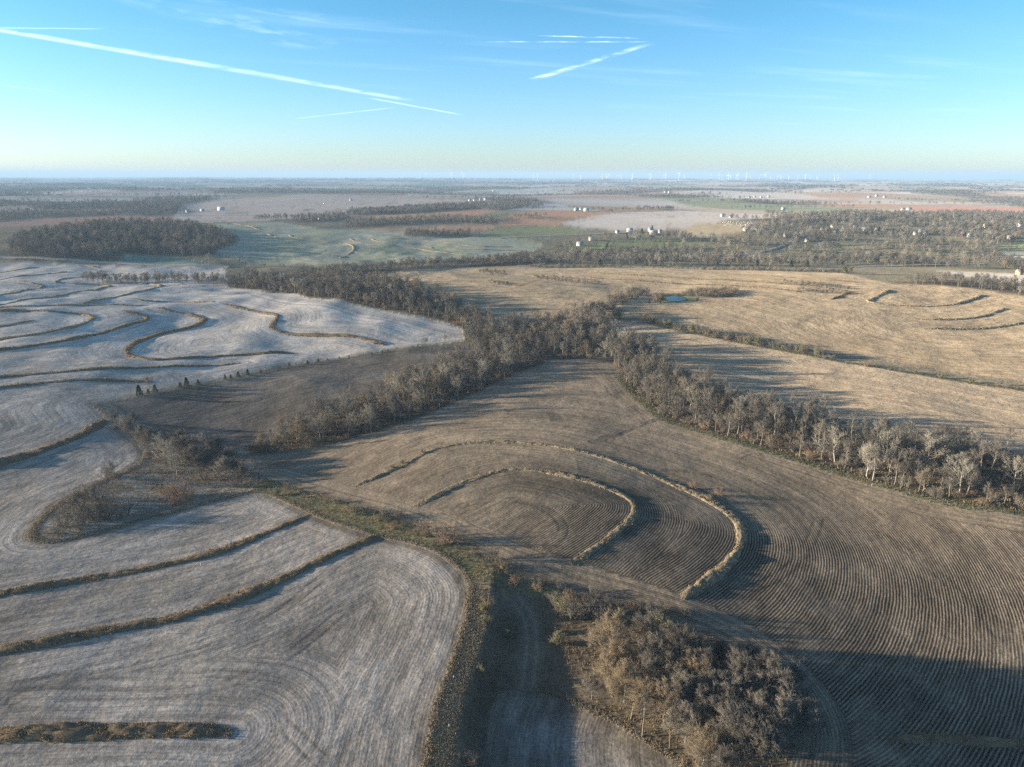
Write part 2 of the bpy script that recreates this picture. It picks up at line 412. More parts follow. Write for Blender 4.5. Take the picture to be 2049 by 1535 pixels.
ZP = {  # zones of the ground, photo pixels
    'frost_field': [(-900, 1900), (-900, 700), (-300, 540), (-60, 527), (60, 524), (140, 528), (250, 532), (340, 533), (450, 536), (455, 575), (530, 583), (620, 597), (720, 612), (800, 627), (880, 642), (925, 657), (930, 682), (850, 692), (750, 703), (620, 724), (500, 748), (380, 773), (270, 794), (186, 808), (200, 822), (215, 838), (226, 850), (252, 866), (278, 882), (295, 905), (286, 927), (245, 947), (200, 966), (150, 990), (110, 1015), (75, 1045), (58, 1078), (90, 1086), (140, 1081), (230, 1056), (330, 1030), (420, 1005), (500, 985), (545, 990), (600, 1015), (640, 1034), (700, 1054), (760, 1073), (830, 1085), (890, 1110), (930, 1145), (947, 1180), (942, 1220), (927, 1280), (902, 1350), (879, 1410), (867, 1470), (859, 1535), (847, 1650), (820, 1900)],
    'bottom_field': [(222, 806), (270, 797), (390, 774), (500, 752), (640, 726), (760, 706), (860, 694), (945, 690), (962, 712), (900, 727), (840, 757), (780, 777), (720, 802), (640, 837), (580, 862), (520, 882), (490, 902), (440, 910), (390, 900), (345, 882), (310, 856), (255, 832)],
    'corn_field': [(1100, 722), (1140, 718), (1180, 720), (1213, 730), (1226, 750), (1248, 780), (1288, 815), (1315, 840), (1370, 858), (1450, 883), (1550, 912), (1650, 943), (1750, 973), (1850, 1003), (1950, 1023), (2049, 1033), (2300, 1075), (2700, 1120), (2700, 2000), (1560, 1900), (1560, 1560), (1600, 1450), (1560, 1370), (1460, 1285), (1340, 1240), (1220, 1205), (1130, 1185), (1060, 1158), (1010, 1135), (960, 1105), (900, 1080), (830, 1050), (760, 1025), (680, 1003), (600, 978), (530, 955), (510, 938), (530, 922), (560, 908), (640, 898), (740, 872), (840, 838), (950, 790), (1040, 745)],
    'tan_field': [(760, 548), (870, 537), (1000, 534), (1200, 536), (1400, 537), (1550, 541), (1690, 547), (1780, 568), (1860, 570), (1950, 577), (2049, 592), (2300, 625), (2500, 700), (2500, 830), (2049, 766), (1950, 750), (1850, 735), (1650, 700), (1500, 672), (1400, 655), (1290, 638), (1240, 625), (1160, 640), (1000, 640), (930, 610), (860, 582)],
    'strip_field': [(1190, 655), (1240, 643), (1300, 650), (1400, 668), (1500, 686), (1650, 713), (1850, 748), (2049, 781), (2500, 850), (2500, 990), (2049, 905), (1900, 880), (1800, 862), (1700, 845), (1600, 820), (1500, 790), (1400, 762), (1330, 725), (1280, 690)],
    'green_field': [(413, 448), (488, 446), (560, 444), (594, 450), (635, 458), (700, 459), (812, 461), (806, 472), (940, 474), (1040, 477), (1090, 490), (1060, 506), (1040, 513), (900, 520), (700, 530), (630, 531), (495, 527), (445, 510), (430, 502), (460, 490), (485, 477), (444, 461)],
    'small_green_field': [(250, 509), (342, 513), (410, 525), (413, 531), (342, 530), (246, 525)],
    'pale_field': [(345, 435), (370, 410), (440, 397), (700, 393), (980, 401), (1000, 406), (870, 413), (700, 427), (600, 438), (480, 444), (413, 446)],
    'orange_field_1': [(700, 432), (830, 428), (960, 418), (1010, 420), (960, 430), (870, 434), (790, 438), (700, 437)],
    'orange_field_2': [(1007, 432), (1059, 422), (1110, 421), (1212, 427), (1205, 433), (1144, 436), (1042, 439)],
    'orange_field_3': [(994, 443), (1048, 439), (1144, 442), (1117, 450), (1042, 451), (1000, 450)],
    'orange_field_4': [(700, 458), (782, 455), (984, 450), (990, 456), (939, 462), (802, 463)],
    'pasture': [(956, 467), (1007, 456), (1093, 451), (1161, 456), (1182, 462), (1144, 470), (1042, 476), (973, 474)],
    'far_frost_field': [(1120, 448), (1160, 438), (1240, 426), (1400, 416), (1500, 425), (1560, 436), (1450, 441), (1400, 456), (1250, 461), (1170, 458)],
    'buff_field': [(1340, 470), (1400, 446), (1500, 450), (1480, 465), (1400, 474)],
    'red_field': [(1786, 415), (1930, 410), (2049, 417), (2300, 420), (2300, 428), (2049, 425), (1827, 422)],
    'long_field': [(1349, 412), (1600, 424), (1850, 428), (1800, 436), (1650, 432), (1500, 428), (1349, 420)],
    'lawn_1': [(1140, 494), (1230, 484), (1340, 482), (1420, 484), (1330, 496), (1180, 505)],
    'lawn_2': [(1572, 500), (1640, 490), (1650, 496), (1620, 504)],
    'lawn_3': [(1660, 498), (1708, 489), (1712, 497)],
    'lawn_4': [(1985, 496), (2049, 482), (2300, 478), (2300, 500), (2000, 502)],
    'right_frost_field': [(1868, 541), (1960, 545), (2049, 549), (2300, 556), (2300, 584), (2049, 567), (1950, 557)],
    'far_right_field': [(1985, 506), (2100, 502), (2300, 502), (2300, 528), (2010, 521)],
    'waterway': [(500, 985), (545, 990), (600, 1015), (640, 1034), (700, 1054), (760, 1073), (830, 1085), (890, 1110), (930, 1145), (950, 1180), (1000, 1175), (1100, 1200), (1130, 1185), (1060, 1158), (1010, 1135), (960, 1105), (900, 1080), (830, 1050), (760, 1025), (680, 1003), (600, 978), (530, 955)],
    'brush_draw': [(186, 808), (200, 822), (215, 838), (226, 850), (252, 866), (278, 882), (295, 905), (286, 927), (245, 947), (200, 966), (150, 990), (110, 1015), (75, 1045), (58, 1078), (90, 1086), (140, 1081), (230, 1056), (330, 1030), (420, 1005), (500, 985), (530, 955), (510, 938), (530, 922), (490, 902), (440, 910), (390, 900), (345, 882), (310, 856), (255, 832), (222, 806)],
    'hollow': [(950, 1180), (1000, 1175), (1100, 1200), (1130, 1185), (1220, 1205), (1340, 1240), (1460, 1285), (1560, 1370), (1600, 1450), (1560, 1560), (1560, 1900), (820, 1900), (847, 1650), (859, 1535), (867, 1470), (879, 1410), (902, 1350), (927, 1280), (942, 1220)],
    'frosted_plot': [(1000, 1385), (1060, 1380), (1120, 1395), (1180, 1420), (1240, 1450), (1300, 1485), (1350, 1520), (1372, 1545), (1420, 1640), (950, 1800), (958, 1535), (970, 1460), (985, 1410)],
}
ZONES = {k: np.array(line_at(v)) for k, v in ZP.items()}
ZID = {k: i + 1 for i, k in enumerate(ZP)}

# woods: ground outline in photo pixels, tree spacing m, tree height m, kind
WOODS = {
    'centre': ([(455, 574), (520, 562), (640, 558), (760, 568), (850, 588), (900, 612), (950, 632), (1000, 655), (1100, 650), (1150, 635), (1205, 632), (1215, 655), (1260, 690), (1250, 722), (1225, 728), (1180, 718), (1100, 720), (960, 725), (935, 700), (930, 660), (885, 641), (800, 625), (720, 610), (620, 595), (530, 582)], 5.6, 11.5),
    'middle': ([(960, 725), (1100, 722), (1040, 745), (950, 787), (840, 835), (740, 868), (640, 894), (560, 905), (505, 910), (495, 897), (560, 872), (640, 842), (720, 807), (780, 782), (850, 757), (900, 732)], 4.9, 11.0),
    'right': ([(1228, 728), (1255, 695), (1290, 700), (1340, 740), (1400, 778), (1500, 806), (1600, 838), (1700, 862), (1800, 880), (1900, 898), (2049, 922), (2400, 985), (2400, 1080), (2049, 1024), (1950, 1013), (1850, 993), (1750, 963), (1650, 933), (1550, 902), (1450, 873), (1370, 848), (1318, 830), (1293, 805), (1253, 770)], 5.0, 10.5),
    'hill': ([(30, 524), (20, 500), (40, 476), (180, 458), (270, 452), (400, 458), (474, 488), (455, 504), (400, 514), (330, 512), (250, 508), (235, 523), (140, 521)], 8.0, 14.0),
    'lane': ([(165, 561), (300, 563), (455, 567), (455, 575), (300, 569), (165, 566)], 5.5, 9.5),
    'creek': ([(690, 541), (760, 538), (900, 530), (1000, 524), (1060, 516), (1100, 530), (1000, 532), (870, 536), (760, 546), (690, 551), (600, 553), (600, 545)], 5.5, 10.0),
    'village': ([(1060, 526), (1110, 502), (1180, 482), (1250, 470), (1330, 474), (1420, 478), (1480, 467), (1560, 442), (1650, 432), (1800, 432), (2049, 442), (2300, 447), (2300, 540), (2049, 540), (1900, 538), (1750, 533), (1600, 536), (1400, 534), (1200, 534)], 9.5, 12.5),
    'east hedge': ([(1775, 566), (1860, 560), (1950, 562), (2049, 572), (2300, 590), (2300, 620), (2049, 594), (1950, 578), (1860, 572)], 6.0, 8.5),
    'farm strip': ([(505, 443), (580, 440), (600, 446), (700, 441), (690, 433), (600, 436), (520, 438)], 9, 11),
    'strip 1': ([(690, 456), (760, 452), (900, 446), (1005, 449), (1000, 440), (900, 437), (760, 442), (690, 450)], 9, 11),
    'strip 2': ([(700, 430), (780, 429), (960, 419), (975, 415), (900, 413), (790, 420), (700, 423)], 10, 11),
    'strip 3': ([(812, 473), (945, 474), (940, 468), (815, 466)], 7, 10),
    'strip 4': ([(1000, 437), (1050, 433), (1105, 435), (1050, 439)], 9, 10),
    'strip 5': ([(990, 424), (1050, 415), (1040, 412), (960, 420)], 10, 11),
    'left bottoms': ([(0, 444), (90, 436), (230, 431), (232, 424), (100, 422), (-100, 428), (-300, 450)], 13, 11),
    'left bottoms 2': ([(50, 414), (200, 404), (340, 408), (385, 424), (300, 432), (240, 418), (120, 420)], 16, 11),
    'far farm': ([(1440, 438), (1520, 437), (1700, 424), (1850, 430), (1800, 440), (1600, 448)], 13, 10),
    'east woods': ([(1840, 428), (1950, 425), (2049, 430), (2300, 432), (2300, 446), (2049, 442), (1900, 440)], 11, 11),
}
WOODW = {k: line_at(v[0]) for k, v in WOODS.items()}

# ------------------------------------------------------------------ terrain mesh
FX = 0.105
az = np.concatenate([np.arange(-180, -48, 2.0), np.arange(-48, 48, FX), np.arange(48, 180.01, 2.0)])
dep = [62.0]
rs = [CAM_H / math.tan(R(62))]
while rs[-1] < 2600:
    a = math.degrees(math.atan2(CAM_H, rs[-1]))
    a -= 0.088 if a < 32 else 0.12
    if a < 0.4: break
    nr = CAM_H / math.tan(R(a))
    rs.append(min(nr, rs[-1] * 1.02))
while rs[-1] < 46000: rs.append(rs[-1] * 1.02)
rs = np.concatenate([[1.0, 10, 20, 30, 40], np.array(rs)])
RR, AA = np.meshgrid(rs, np.radians(az), indexing='ij')
GX, GY = (RR * np.sin(AA)).ravel(), (RR * np.cos(AA)).ravel()
NRr, NA = RR.shape
GZ = height(GX, GY)
GR = np.hypot(GX, GY)
NV = len(GX)

zone = np.zeros(NV, np.int32)
for k, poly in ZONES.items():
    m = (GX >= poly[:, 0].min()) & (GX <= poly[:, 0].max()) & (GY >= poly[:, 1].min()) & (GY <= poly[:, 1].max())
    idx = np.nonzero(m)[0]
    jx = .9 * vnoise(GX[idx] / 3.1, GY[idx] / 3.1, 201); jy = .9 * vnoise(GX[idx] / 3.1, GY[idx] / 3.1, 202)     # ragged field edges
    zone[idx[inside(poly, GX[idx] + jx, GY[idx] + jy)]] = ZID[k]

col = np.zeros((NV, 3)); row = np.zeros(NV); ramp_ = np.zeros(NV); rough = np.ones(NV)

def lerp(a, b, t): return np.asarray(a) * (1 - t[:, None]) + np.asarray(b) * t[:, None]

# open country: a patchwork of fields, paler and browner with distance left to the haze
c, s = math.cos(R(8)), math.sin(R(8))
wx = GX + 60 * vnoise(GX / 400, GY / 400, 91); wy = GY + 60 * vnoise(GX / 400, GY / 400, 92)
u_, v_ = (wx * c + wy * s) / 420, (-wx * s + wy * c) / 330
hcell = _hash(np.floor(u_), np.floor(v_), 5); hsub = _hash(np.floor(u_), np.floor(v_ * 2), 6)
hc = np.where(hcell < 0.5, hcell * 2, hsub)
pal = np.array([(.30, .245, .19), (.34, .30, .26), (.27, .21, .155), (.20, .21, .135), (.33, .28, .25), (.30, .19, .14), (.24, .20, .165), (.38, .35, .33)])
col[:] = pal[np.clip((hc * 8).astype(int), 0, 7)]
WOODED = fbm(GX / 900 + 3.1, GY / 620 - 1.7, 77, 4) + 0.10 * np.clip(-GX / 3000, -1, 1)
floor_ = .6 * sstep(0.07, 0.14, WOODED) * sstep(1500, 2300, GR)
col[:] = lerp(col, (.10, .085, .06), floor_)
near_country = (GR < 1500)
col[near_country] = lerp((.20, .17, .125), (.16, .145, .10), np.clip(0.5 + fbm(GX[near_country] / 30, GY[near_country] / 30, 8), 0, 1))

ZC = {  # albedo a, albedo b, noise size m, stubble roughness
    'frost_field': ((.375, .335, .295), (.25, .218, .185), 28, 1.0),
    'bottom_field': ((.125, .105, .085), (.19, .165, .14), 25, 0.8),
    'corn_field': ((.27, .215, .155), (.20, .158, .115), 22, 0.9),
    'tan_field': ((.40, .31, .205), (.30, .23, .155), 30, .85),
    'strip_field': ((.38, .30, .21), (.32, .25, .178), 30, 1.0),
    'green_field': ((.25, .26, .18), (.345, .325, .255), 60, 0.4),
    'small_green_field': ((.13, .19, .15), (.16, .21, .17), 40, 0.4),
    'pale_field': ((.42, .35, .31), (.35, .29, .25), 120, 0.5),
    'pasture': ((.20, .205, .115), (.16, .17, .10), 30, 0.4),
    'far_frost_field': ((.43, .39, .36), (.36, .32, .29), 90, 0.5),
    'buff_field': ((.36, .285, .19), (.31, .25, .17), 40, 0.5),
    'red_field': ((.34, .19, .145), (.30, .18, .14), 80, 0.5),
    'long_field': ((.35, .29, .24), (.31, .26, .21), 90, 0.5),
    'right_frost_field': ((.36, .33, .30), (.32, .29, .26), 40, 0.5),
    'far_right_field': ((.36, .35, .33), (.30, .31, .25), 40, 0.5),
    'waterway': ((.20, .17, .105), (.13, .135, .07), 6, 1.3),
    'brush_draw': ((.31, .29, .25), (.18, .16, .125), 6, 1.3),
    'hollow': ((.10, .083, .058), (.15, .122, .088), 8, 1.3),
    'frosted_plot': ((.27, .25, .235), (.17, .15, .13), 8, 1.0),
}
for k in ZP:
    m = np.nonzero(zone == ZID[k])[0]
    if not len(m): continue
    key = k if k in ZC else ('orange' if k.startswith('orange') else 'lawn')
    if key == 'orange': a, b, sz, rg = (.36, .205, .13), (.32, .20, .14), 60, .5
    elif key == 'lawn': a, b, sz, rg = (.13, .165, .07), (.17, .185, .10), 30, .3
    else: a, b, sz, rg = ZC[key]
    t = np.clip(0.5 + 1.1 * fbm(GX[m] / sz, GY[m] / sz, 40 + ZID[k], 4), 0, 1)
    col[m] = lerp(a, b, t); rough[m] = rg
    if k == 'frost_field':       # heavier frost on the far hill
        f_ = sstep(210, 400, GY[m] + 25 * fbm(GX[m] / 40, GY[m] / 40, 19))
        col[m] = lerp(col[m], (.48, .44, .40), .75 * f_); rough[m] = 1 - .45 * f_

# woodland floor: fallen leaves
for k, poly in WOODW.items():
    m = (GX >= poly[:, 0].min()) & (GX <= poly[:, 0].max()) & (GY >= poly[:, 1].min()) & (GY <= poly[:, 1].max())
    idx = np.nonzero(m)[0]; idx = idx[inside(poly, GX[idx], GY[idx])]
    idx = idx[(zone[idx] == 0)]
    t = np.clip(0.5 + fbm(GX[idx] / 12, GY[idx] / 12, 17), 0, 1)
    if k == 'village': col[idx] = lerp((.17, .145, .10), (.14, .135, .085), t)
    else: col[idx] = lerp((.115, .09, .06), (.08, .066, .05), t)

# crop rows: the distance from the terrace or headland that the planter followed
def rows(zname, guides, headland, head_w, amp, far0, far1):
    m = np.nonzero((zone == ZID[zname]) & (GR < 900))[0]
    x, y = GX[m], GY[m]
    d = np.full(len(m), 1e9)
    for g in guides: d = np.minimum(d, dist_to(g, x, y))
    if headland is not None:
        dh = np.full(len(m), 1e9)
        for g in headland: dh = np.minimum(dh, dist_to(g, x, y))
        hl = dh < head_w
        d = np.where(hl, dh + 1000, d)
    row[m] = d
    ramp_[m] = amp * (1 - sstep(far0, far1, GR[m]))
    return m, d
fz = ZONES['frost_field']
left_lines = [_w[k] for k in TERR if k[0] in 'ABCL' and k not in ('L16',)]
edge_l = line_at([(545, 990), (600, 1015), (640, 1034), (700, 1054), (760, 1073), (830, 1085), (890, 1110), (930, 1145), (947, 1180), (942, 1220), (927, 1280), (902, 1350), (879, 1410), (867, 1470), (859, 1535), (847, 1650), (835, 1800)], 2.0)
edge_m = line_at([(186, 808), (215, 838), (252, 866), (278, 882), (295, 905), (286, 927), (245, 947), (200, 966), (150, 990), (110, 1015), (75, 1045), (58, 1078), (90, 1086), (140, 1081), (230, 1056), (330, 1030), (420, 1005), (500, 985)], 2.0)
edge_t = line_at([(925, 657), (800, 627), (620, 597), (455, 575)], 3.0)
edge_b = line_at([(930, 682), (850, 692), (750, 703), (620, 724), (500, 748), (380, 773), (270, 794), (186, 808)], 3.0)
rows('frost_field', left_lines + [edge_l, edge_m, edge_t, edge_b], None, 0, 0.15, 170, 330)
edge_g = line_at([(1560, 1600), (1600, 1450), (1560, 1370), (1460, 1285), (1340, 1240), (1220, 1205), (1130, 1185), (1060, 1158), (1010, 1135), (960, 1105), (900, 1080), (830, 1050), (760, 1025), (680, 1003), (600, 978), (530, 955)], 2.0)
edge_r = line_at([(1213, 730), (1248, 780), (1315, 840), (1450, 883), (1650, 943), (1850, 1003), (2049, 1033), (2300, 1075)], 3.0)
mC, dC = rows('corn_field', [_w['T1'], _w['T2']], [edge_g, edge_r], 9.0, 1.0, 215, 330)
# rows are plain on the sheltered side and trampled flat elsewhere
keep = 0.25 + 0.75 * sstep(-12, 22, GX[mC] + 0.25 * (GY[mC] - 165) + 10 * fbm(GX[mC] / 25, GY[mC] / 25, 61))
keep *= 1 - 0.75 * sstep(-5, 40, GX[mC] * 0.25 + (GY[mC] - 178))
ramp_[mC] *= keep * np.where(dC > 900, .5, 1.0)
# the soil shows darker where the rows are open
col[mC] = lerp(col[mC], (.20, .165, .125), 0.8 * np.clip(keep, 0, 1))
rows('bottom_field', [edge_b], None, 0, 0.25, 240, 330)
rows('frosted_plot', [line_at([(1000, 1385), (985, 1410), (970, 1460), (958, 1535), (950, 1700)], 2.0)], None, 0, 0.14, 200, 300)
rows('tan_field', [_w[k] for k in TERR if k[0] in 'RS'], None, 0, 0.2, 350, 700)
rows('strip_field', [line_at([(1240, 643), (1400, 668), (1650, 713), (2049, 781), (2500, 850)], 4.0)], None, 0, 0.15, 250, 600)
rows('green_field', [_w[k] for k in TERR if k[0] == 'G'], None, 0, 0.0, 250, 600)

# field track down the hollow: two worn wheel ruts
trk = line_at([(1020, 1190), (1060, 1230), (1066, 1290), (1060, 1340), (1055, 1385)], 1.5)
dT = dist_to(trk, GX, GY, 8.0)
t = (np.exp(-((dT - 1.0) / .45) ** 2) + .35 * (1 - sstep(1.8, 3.2, dT))) * (zone == ZID['hollow'])
col[:] = lerp(col, (.25, .21, .165), np.clip(.38 * t, 0, 1))
# dry straw along the top of the field bank
d_ = dist_to(line_at([(947, 1178), (942, 1220), (927, 1280), (902, 1350), (879, 1410), (867, 1470), (859, 1535), (847, 1620)], 1.5), GX, GY, 9.0)
t = (1 - sstep(2.2, 5.2, d_ + 1.2 * fbm(GX / 2.5, GY / 2.5, 36))) * ((zone == ZID['hollow']) | (zone == ZID['waterway']))
col[:] = lerp(col, (.36, .27, .165), .8 * t)
# washed-out gullies in the stubble, bare dark soil
for pts, wd, dp in ([[(1310, 840), (1290, 852), (1262, 862), (1235, 873), (1215, 880)], .9, .5], [[(1240, 870), (1215, 878), (1190, 884)], 2.6, .8], [[(1098, 822), (1112, 832), (1120, 842)], 3.0, .7], [[(1012, 818), (1024, 830)], 1.2, .4],
                    [[(1330, 940), (1390, 945), (1430, 955)], 1.0, .3], [[(1590, 655), (1620, 640), (1632, 632)], 1.2, .5], [[(1380, 650), (1405, 643)], 1.2, .5], [[(1720, 690), (1745, 682)], 1.5, .5], [[(1820, 676), (1850, 680), (1870, 690)], 1.4, .5],
                    [[(1935, 697), (1970, 705)], 1.4, .5], [[(1040, 575), (1065, 565), (1085, 560)], 3, .8], [[(1118, 590), (1150, 582)], 2.0, .5], [[(1625, 775), (1660, 752), (1680, 742)], .8, .3]):
    d_ = dist_to(line_at(pts, 1.5), GX, GY, 12.0)
    d_ = d_ + 1.1 * vnoise(GX / 2.3, GY / 2.3, 33) + .9 * vnoise(GX / 7, GY / 7, 34)
    t = 1 - sstep(wd * .45, wd, d_)
    col[:] = lerp(col, (.13, .105, .082), .55 * t); GZ -= .12 * dp * t
# wheel tracks of machines that turned on the fields
for pts in ([(925, 1012), (980, 999), (1050, 1001), (1100, 1020), (1130, 1048), (1127, 1075), (1098, 1092)], [(930, 1010), (905, 1030), (950, 1060), (1010, 1085), (1080, 1110)], [(1850, 1012), (1845, 1030), (1870, 1050), (1895, 1062)],
            [(1480, 915), (1500, 905), (1560, 905), (1580, 912)], [(1230, 770), (1255, 800), (1280, 835), (1300, 850)], [(1750, 1060), (1830, 1110), (1930, 1190), (1990, 1290)], [(1460, 1190), (1560, 1160), (1620, 1100), (1640, 1040)],
            [(30, 1400), (60, 1385), (200, 1390), (420, 1385), (560, 1330), (680, 1230)], [(540, 1420), (600, 1480), (660, 1535)], [(560, 620), (545, 610), (530, 600)], [(1620, 640), (1600, 655)], [(760, 905), (830, 880), (900, 860)], [(700, 1110), (640, 1160), (560, 1230), (440, 1300), (200, 1350), (-40, 1380)]):
    L_ = line_at(pts, 1.2)
    d_ = dist_to(L_, GX, GY, 6.0)
    t = np.exp(-((d_ - 1.1) / .30) ** 2) * np.clip(.75 + 1.2 * vnoise(GX / 6, GY / 6, 35), 0, 1)
    col[:] = col * (1 - .42 * t[:, None]); GZ -= .05 * t
# darker tilled patches on the tan hill
for pts in ([(1572, 640), (1600, 631), (1640, 631), (1625, 650), (1612, 668), (1580, 660)], [(1655, 648), (1685, 650), (1680, 665), (1650, 662)], [(1785, 655), (1840, 640), (1950, 648), (2049, 655), (2049, 662), (1900, 664)], [(1730, 622), (1800, 616), (1830, 635), (1770, 632)]):
    pl = line_at(pts); d_ = dist_to(np.concatenate([pl, pl[:1]]), GX, GY, 30.0); ins = inside(pl, GX, GY)
    t = np.where(ins, sstep(0, 9, d_), 0) * np.clip(.8 + .8 * fbm(GX / 10, GY / 10, 44), 0, 1)
    col[:] = lerp(col, (.17, .135, .10), .75 * t)
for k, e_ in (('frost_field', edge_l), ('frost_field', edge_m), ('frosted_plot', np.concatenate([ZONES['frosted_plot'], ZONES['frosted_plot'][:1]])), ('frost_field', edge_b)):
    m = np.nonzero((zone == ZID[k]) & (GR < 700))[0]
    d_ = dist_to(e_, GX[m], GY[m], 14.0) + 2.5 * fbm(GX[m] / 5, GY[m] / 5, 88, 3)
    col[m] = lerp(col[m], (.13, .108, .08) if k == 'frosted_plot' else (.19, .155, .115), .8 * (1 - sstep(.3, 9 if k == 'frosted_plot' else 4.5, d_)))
# far fields: thin lines of terrace grass along the contours
for k, wl, c_ in (('pale_field', 260, (.19, .15, .115)), ('far_frost_field', 170, (.20, .17, .12)), ('long_field', 240, (.18, .145, .11)), ('buff_field', 120, (.2, .16, .11)), ('right_frost_field', 60, (.2, .16, .11))):
    m = np.nonzero(zone == ZID[k])[0]
    q = 3.2 * fbm(GX[m] / wl / 2.2, GY[m] / wl / 2.2, 66, 2) + GY[m] / wl
    t = (np.abs(q * 2 - np.round(q * 2)) < .035) & (vnoise(GX[m] / 150, GY[m] / 150, 67) > -.12)
    col[m] = np.where(t[:, None], np.array(c_), col[m])

# field colours run into each other over a step or two
C3 = col.reshape(NRr, NA, 3)
B3 = C3.copy(); B3[1:-1] = .25 * C3[:-2] + .5 * C3[1:-1] + .25 * C3[2:]
D3 = B3.copy(); D3[:, 1:-1] = .25 * B3[:, :-2] + .5 * B3[:, 1:-1] + .25 * B3[:, 2:]
wgt = sstep(180, 320, RR)[..., None]
col = (C3 * (1 - wgt) + D3 * wgt).reshape(-1, 3)
V = np.stack([GX, GY, GZ], -1)
ii, jj = np.meshgrid(np.arange(NRr - 1), np.arange(NA - 1), indexing='ij')
a = (ii * NA + jj).ravel()
Q = np.stack([a, a + 1, a + NA + 1, a + NA], -1)      # ring order gives an upward normal
fzone = zone[Q[:, 0]]
P3 = V.reshape(NRr, NA, 3)
du = np.gradient(P3, axis=0); dv = np.gradient(P3, axis=1)
NRM = np.cross(dv, du); NRM /= np.linalg.norm(NRM, axis=-1, keepdims=True) + 1e-12
NRM[NRM[..., 2] < 0] *= -1
NRM = NRM.reshape(-1, 3)

farm, t = new_mat('farmland')
geo = t.node('ShaderNodeNewGeometry').outputs['Position']
ac = t.attr('col')['Color']; ar = t.attr('row')['Fac']; aa_ = t.attr('rowamp')['Fac']; ag = t.attr('rough')['Fac']
px_, py_, pz_ = t.sep(geo)
wobble = t.math('MULTIPLY', t.math('SUBTRACT', t.noise(geo, 0.15, 4.0, 0.6), 0.5), 0.75)
rw = t.math('ADD', ar, wobble)
wave = t.math('SINE', t.math('MULTIPLY', rw, 2 * math.pi / 0.64))
wave = t.ramp(wave, -0.5, 0.7)
aa_ = t.math('MULTIPLY', aa_, t.ramp(t.noise(geo, 0.07, 4.0, 0.65), .34, .56, .5, 1.12))
along = t.math('ADD', t.math('MULTIPLY', px_, 0.045), t.math('MULTIPLY', py_, 0.06))
st1 = t.noise(t.comb(t.math('MULTIPLY', rw, 0.75), along, 0.0), 1.0, 5.0, 0.75)
st2 = t.noise(t.comb(t.math('MULTIPLY', ar, 0.13), t.math('MULTIPLY', along, 0.5), 4.0), 1.0, 2.0, 0.5)
sp = t.noise(geo, 1.5, 4.0, 0.85)
sp2 = t.noise(geo, 0.12, 3.0, 0.6)
v1 = t.ramp(st1, 0.34, 0.64, 0.70, 1.20)
v2 = t.ramp(st2, 0.32, 0.68, 0.88, 1.12)
v3 = t.ramp(sp, 0.32, 0.68, 0.70, 1.30)
v4 = t.ramp(sp2, 0.3, 0.7, 0.90, 1.10)
isrow = t.math('MINIMUM', t.math('MULTIPLY', ar, 10.0), 1.0)
v1 = t.math('ADD', 1.0, t.math('MULTIPLY', t.math('SUBTRACT', t.math('MULTIPLY', v1, v2), 1.0), isrow))
soil = t.math('SUBTRACT', 1.0, t.math('MULTIPLY', t.math('MULTIPLY', t.math('SUBTRACT', 1.0, wave), aa_), 0.68))
k = t.math('MULTIPLY', t.math('MULTIPLY', v1, v4), t.math('MULTIPLY', v3, soil))
cc = t.mix(1.0, ac, t.comb(k, k, k), 'MULTIPLY')
hgt = t.math('ADD', t.math('MULTIPLY', t.math('MULTIPLY', wave, aa_), 0.075), t.math('MULTIPLY', t.math('MULTIPLY', sp, ag), 0.16))
hgt = t.math('ADD', hgt, t.math('MULTIPLY', t.math('MULTIPLY', sp2, ag), 0.9))
hgt = t.math('ADD', hgt, t.math('MULTIPLY', t.math('MULTIPLY', st1, isrow), 0.10))
finish(t, diffuse(t, cc, bump(t, hgt, 0.9, 1.0)))

ZNAME = {0: 'ground'}
for kz, i in ZID.items():
    nm = kz.rstrip('_1234')
    ZNAME[i] = {'waterway': 'grassed_waterway', 'brush_draw': 'rough_ground', 'hollow': 'rough_pasture', 'lawn': 'lawn', 'corn_field': 'stubble_field', 'frost_field': 'frosted_field'}.get(nm, nm)
for zi, nm in ZNAME.items():
    fs = Q[fzone == zi]
    if not len(fs): continue
    used, inv = np.unique(fs, return_inverse=True)
    F = inv.reshape(fs.shape)
    me = mesh_from(nm, V[used], F, True)
    for an, arr in (('row', row), ('rowamp', ramp_), ('rough', rough)):
        at_ = me.attributes.new(an, 'FLOAT', 'POINT'); at_.data.foreach_set('value', arr[used].astype(np.float32))
    at_ = me.attributes.new('col', 'FLOAT_COLOR', 'POINT')
    at_.data.foreach_set('color', np.concatenate([col[used], np.ones((len(used), 1))], 1).astype(np.float32).ravel())
    me.normals_split_custom_set_from_vertices(NRM[used].astype(np.float32))
    tag(link(nm, me, farm), kind='structure')

# ------------------------------------------------------------------ roads, lane and pond
def ribbon(name, pts, w, mat, lift=0.25, step=6.0):
    L = line_at(pts, step)
    d = np.gradient(L, axis=0); n = np.stack([-d[:, 1], d[:, 0]], -1); n /= np.linalg.norm(n, axis=1, keepdims=True)
    offs = [-w / 2 - .6, -w / 2, 0, w / 2, w / 2 + .6]; dz = [-.5, 0, .08, 0, -.5]
    V_, F_ = [], []
    for i in range(len(L)):
        for o_, z_ in zip(offs, dz):
            p = L[i] + n[i] * o_
            V_.append((p[0], p[1], float(height(p[0], p[1])) + lift + z_))
    for i in range(len(L) - 1):
        for j in range(4):
            b = i * 5 + j; F_.append((b, b + 5, b + 6, b + 1))
    return tag(link(name, mesh_from(name, V_, F_, True), mat), kind='structure')

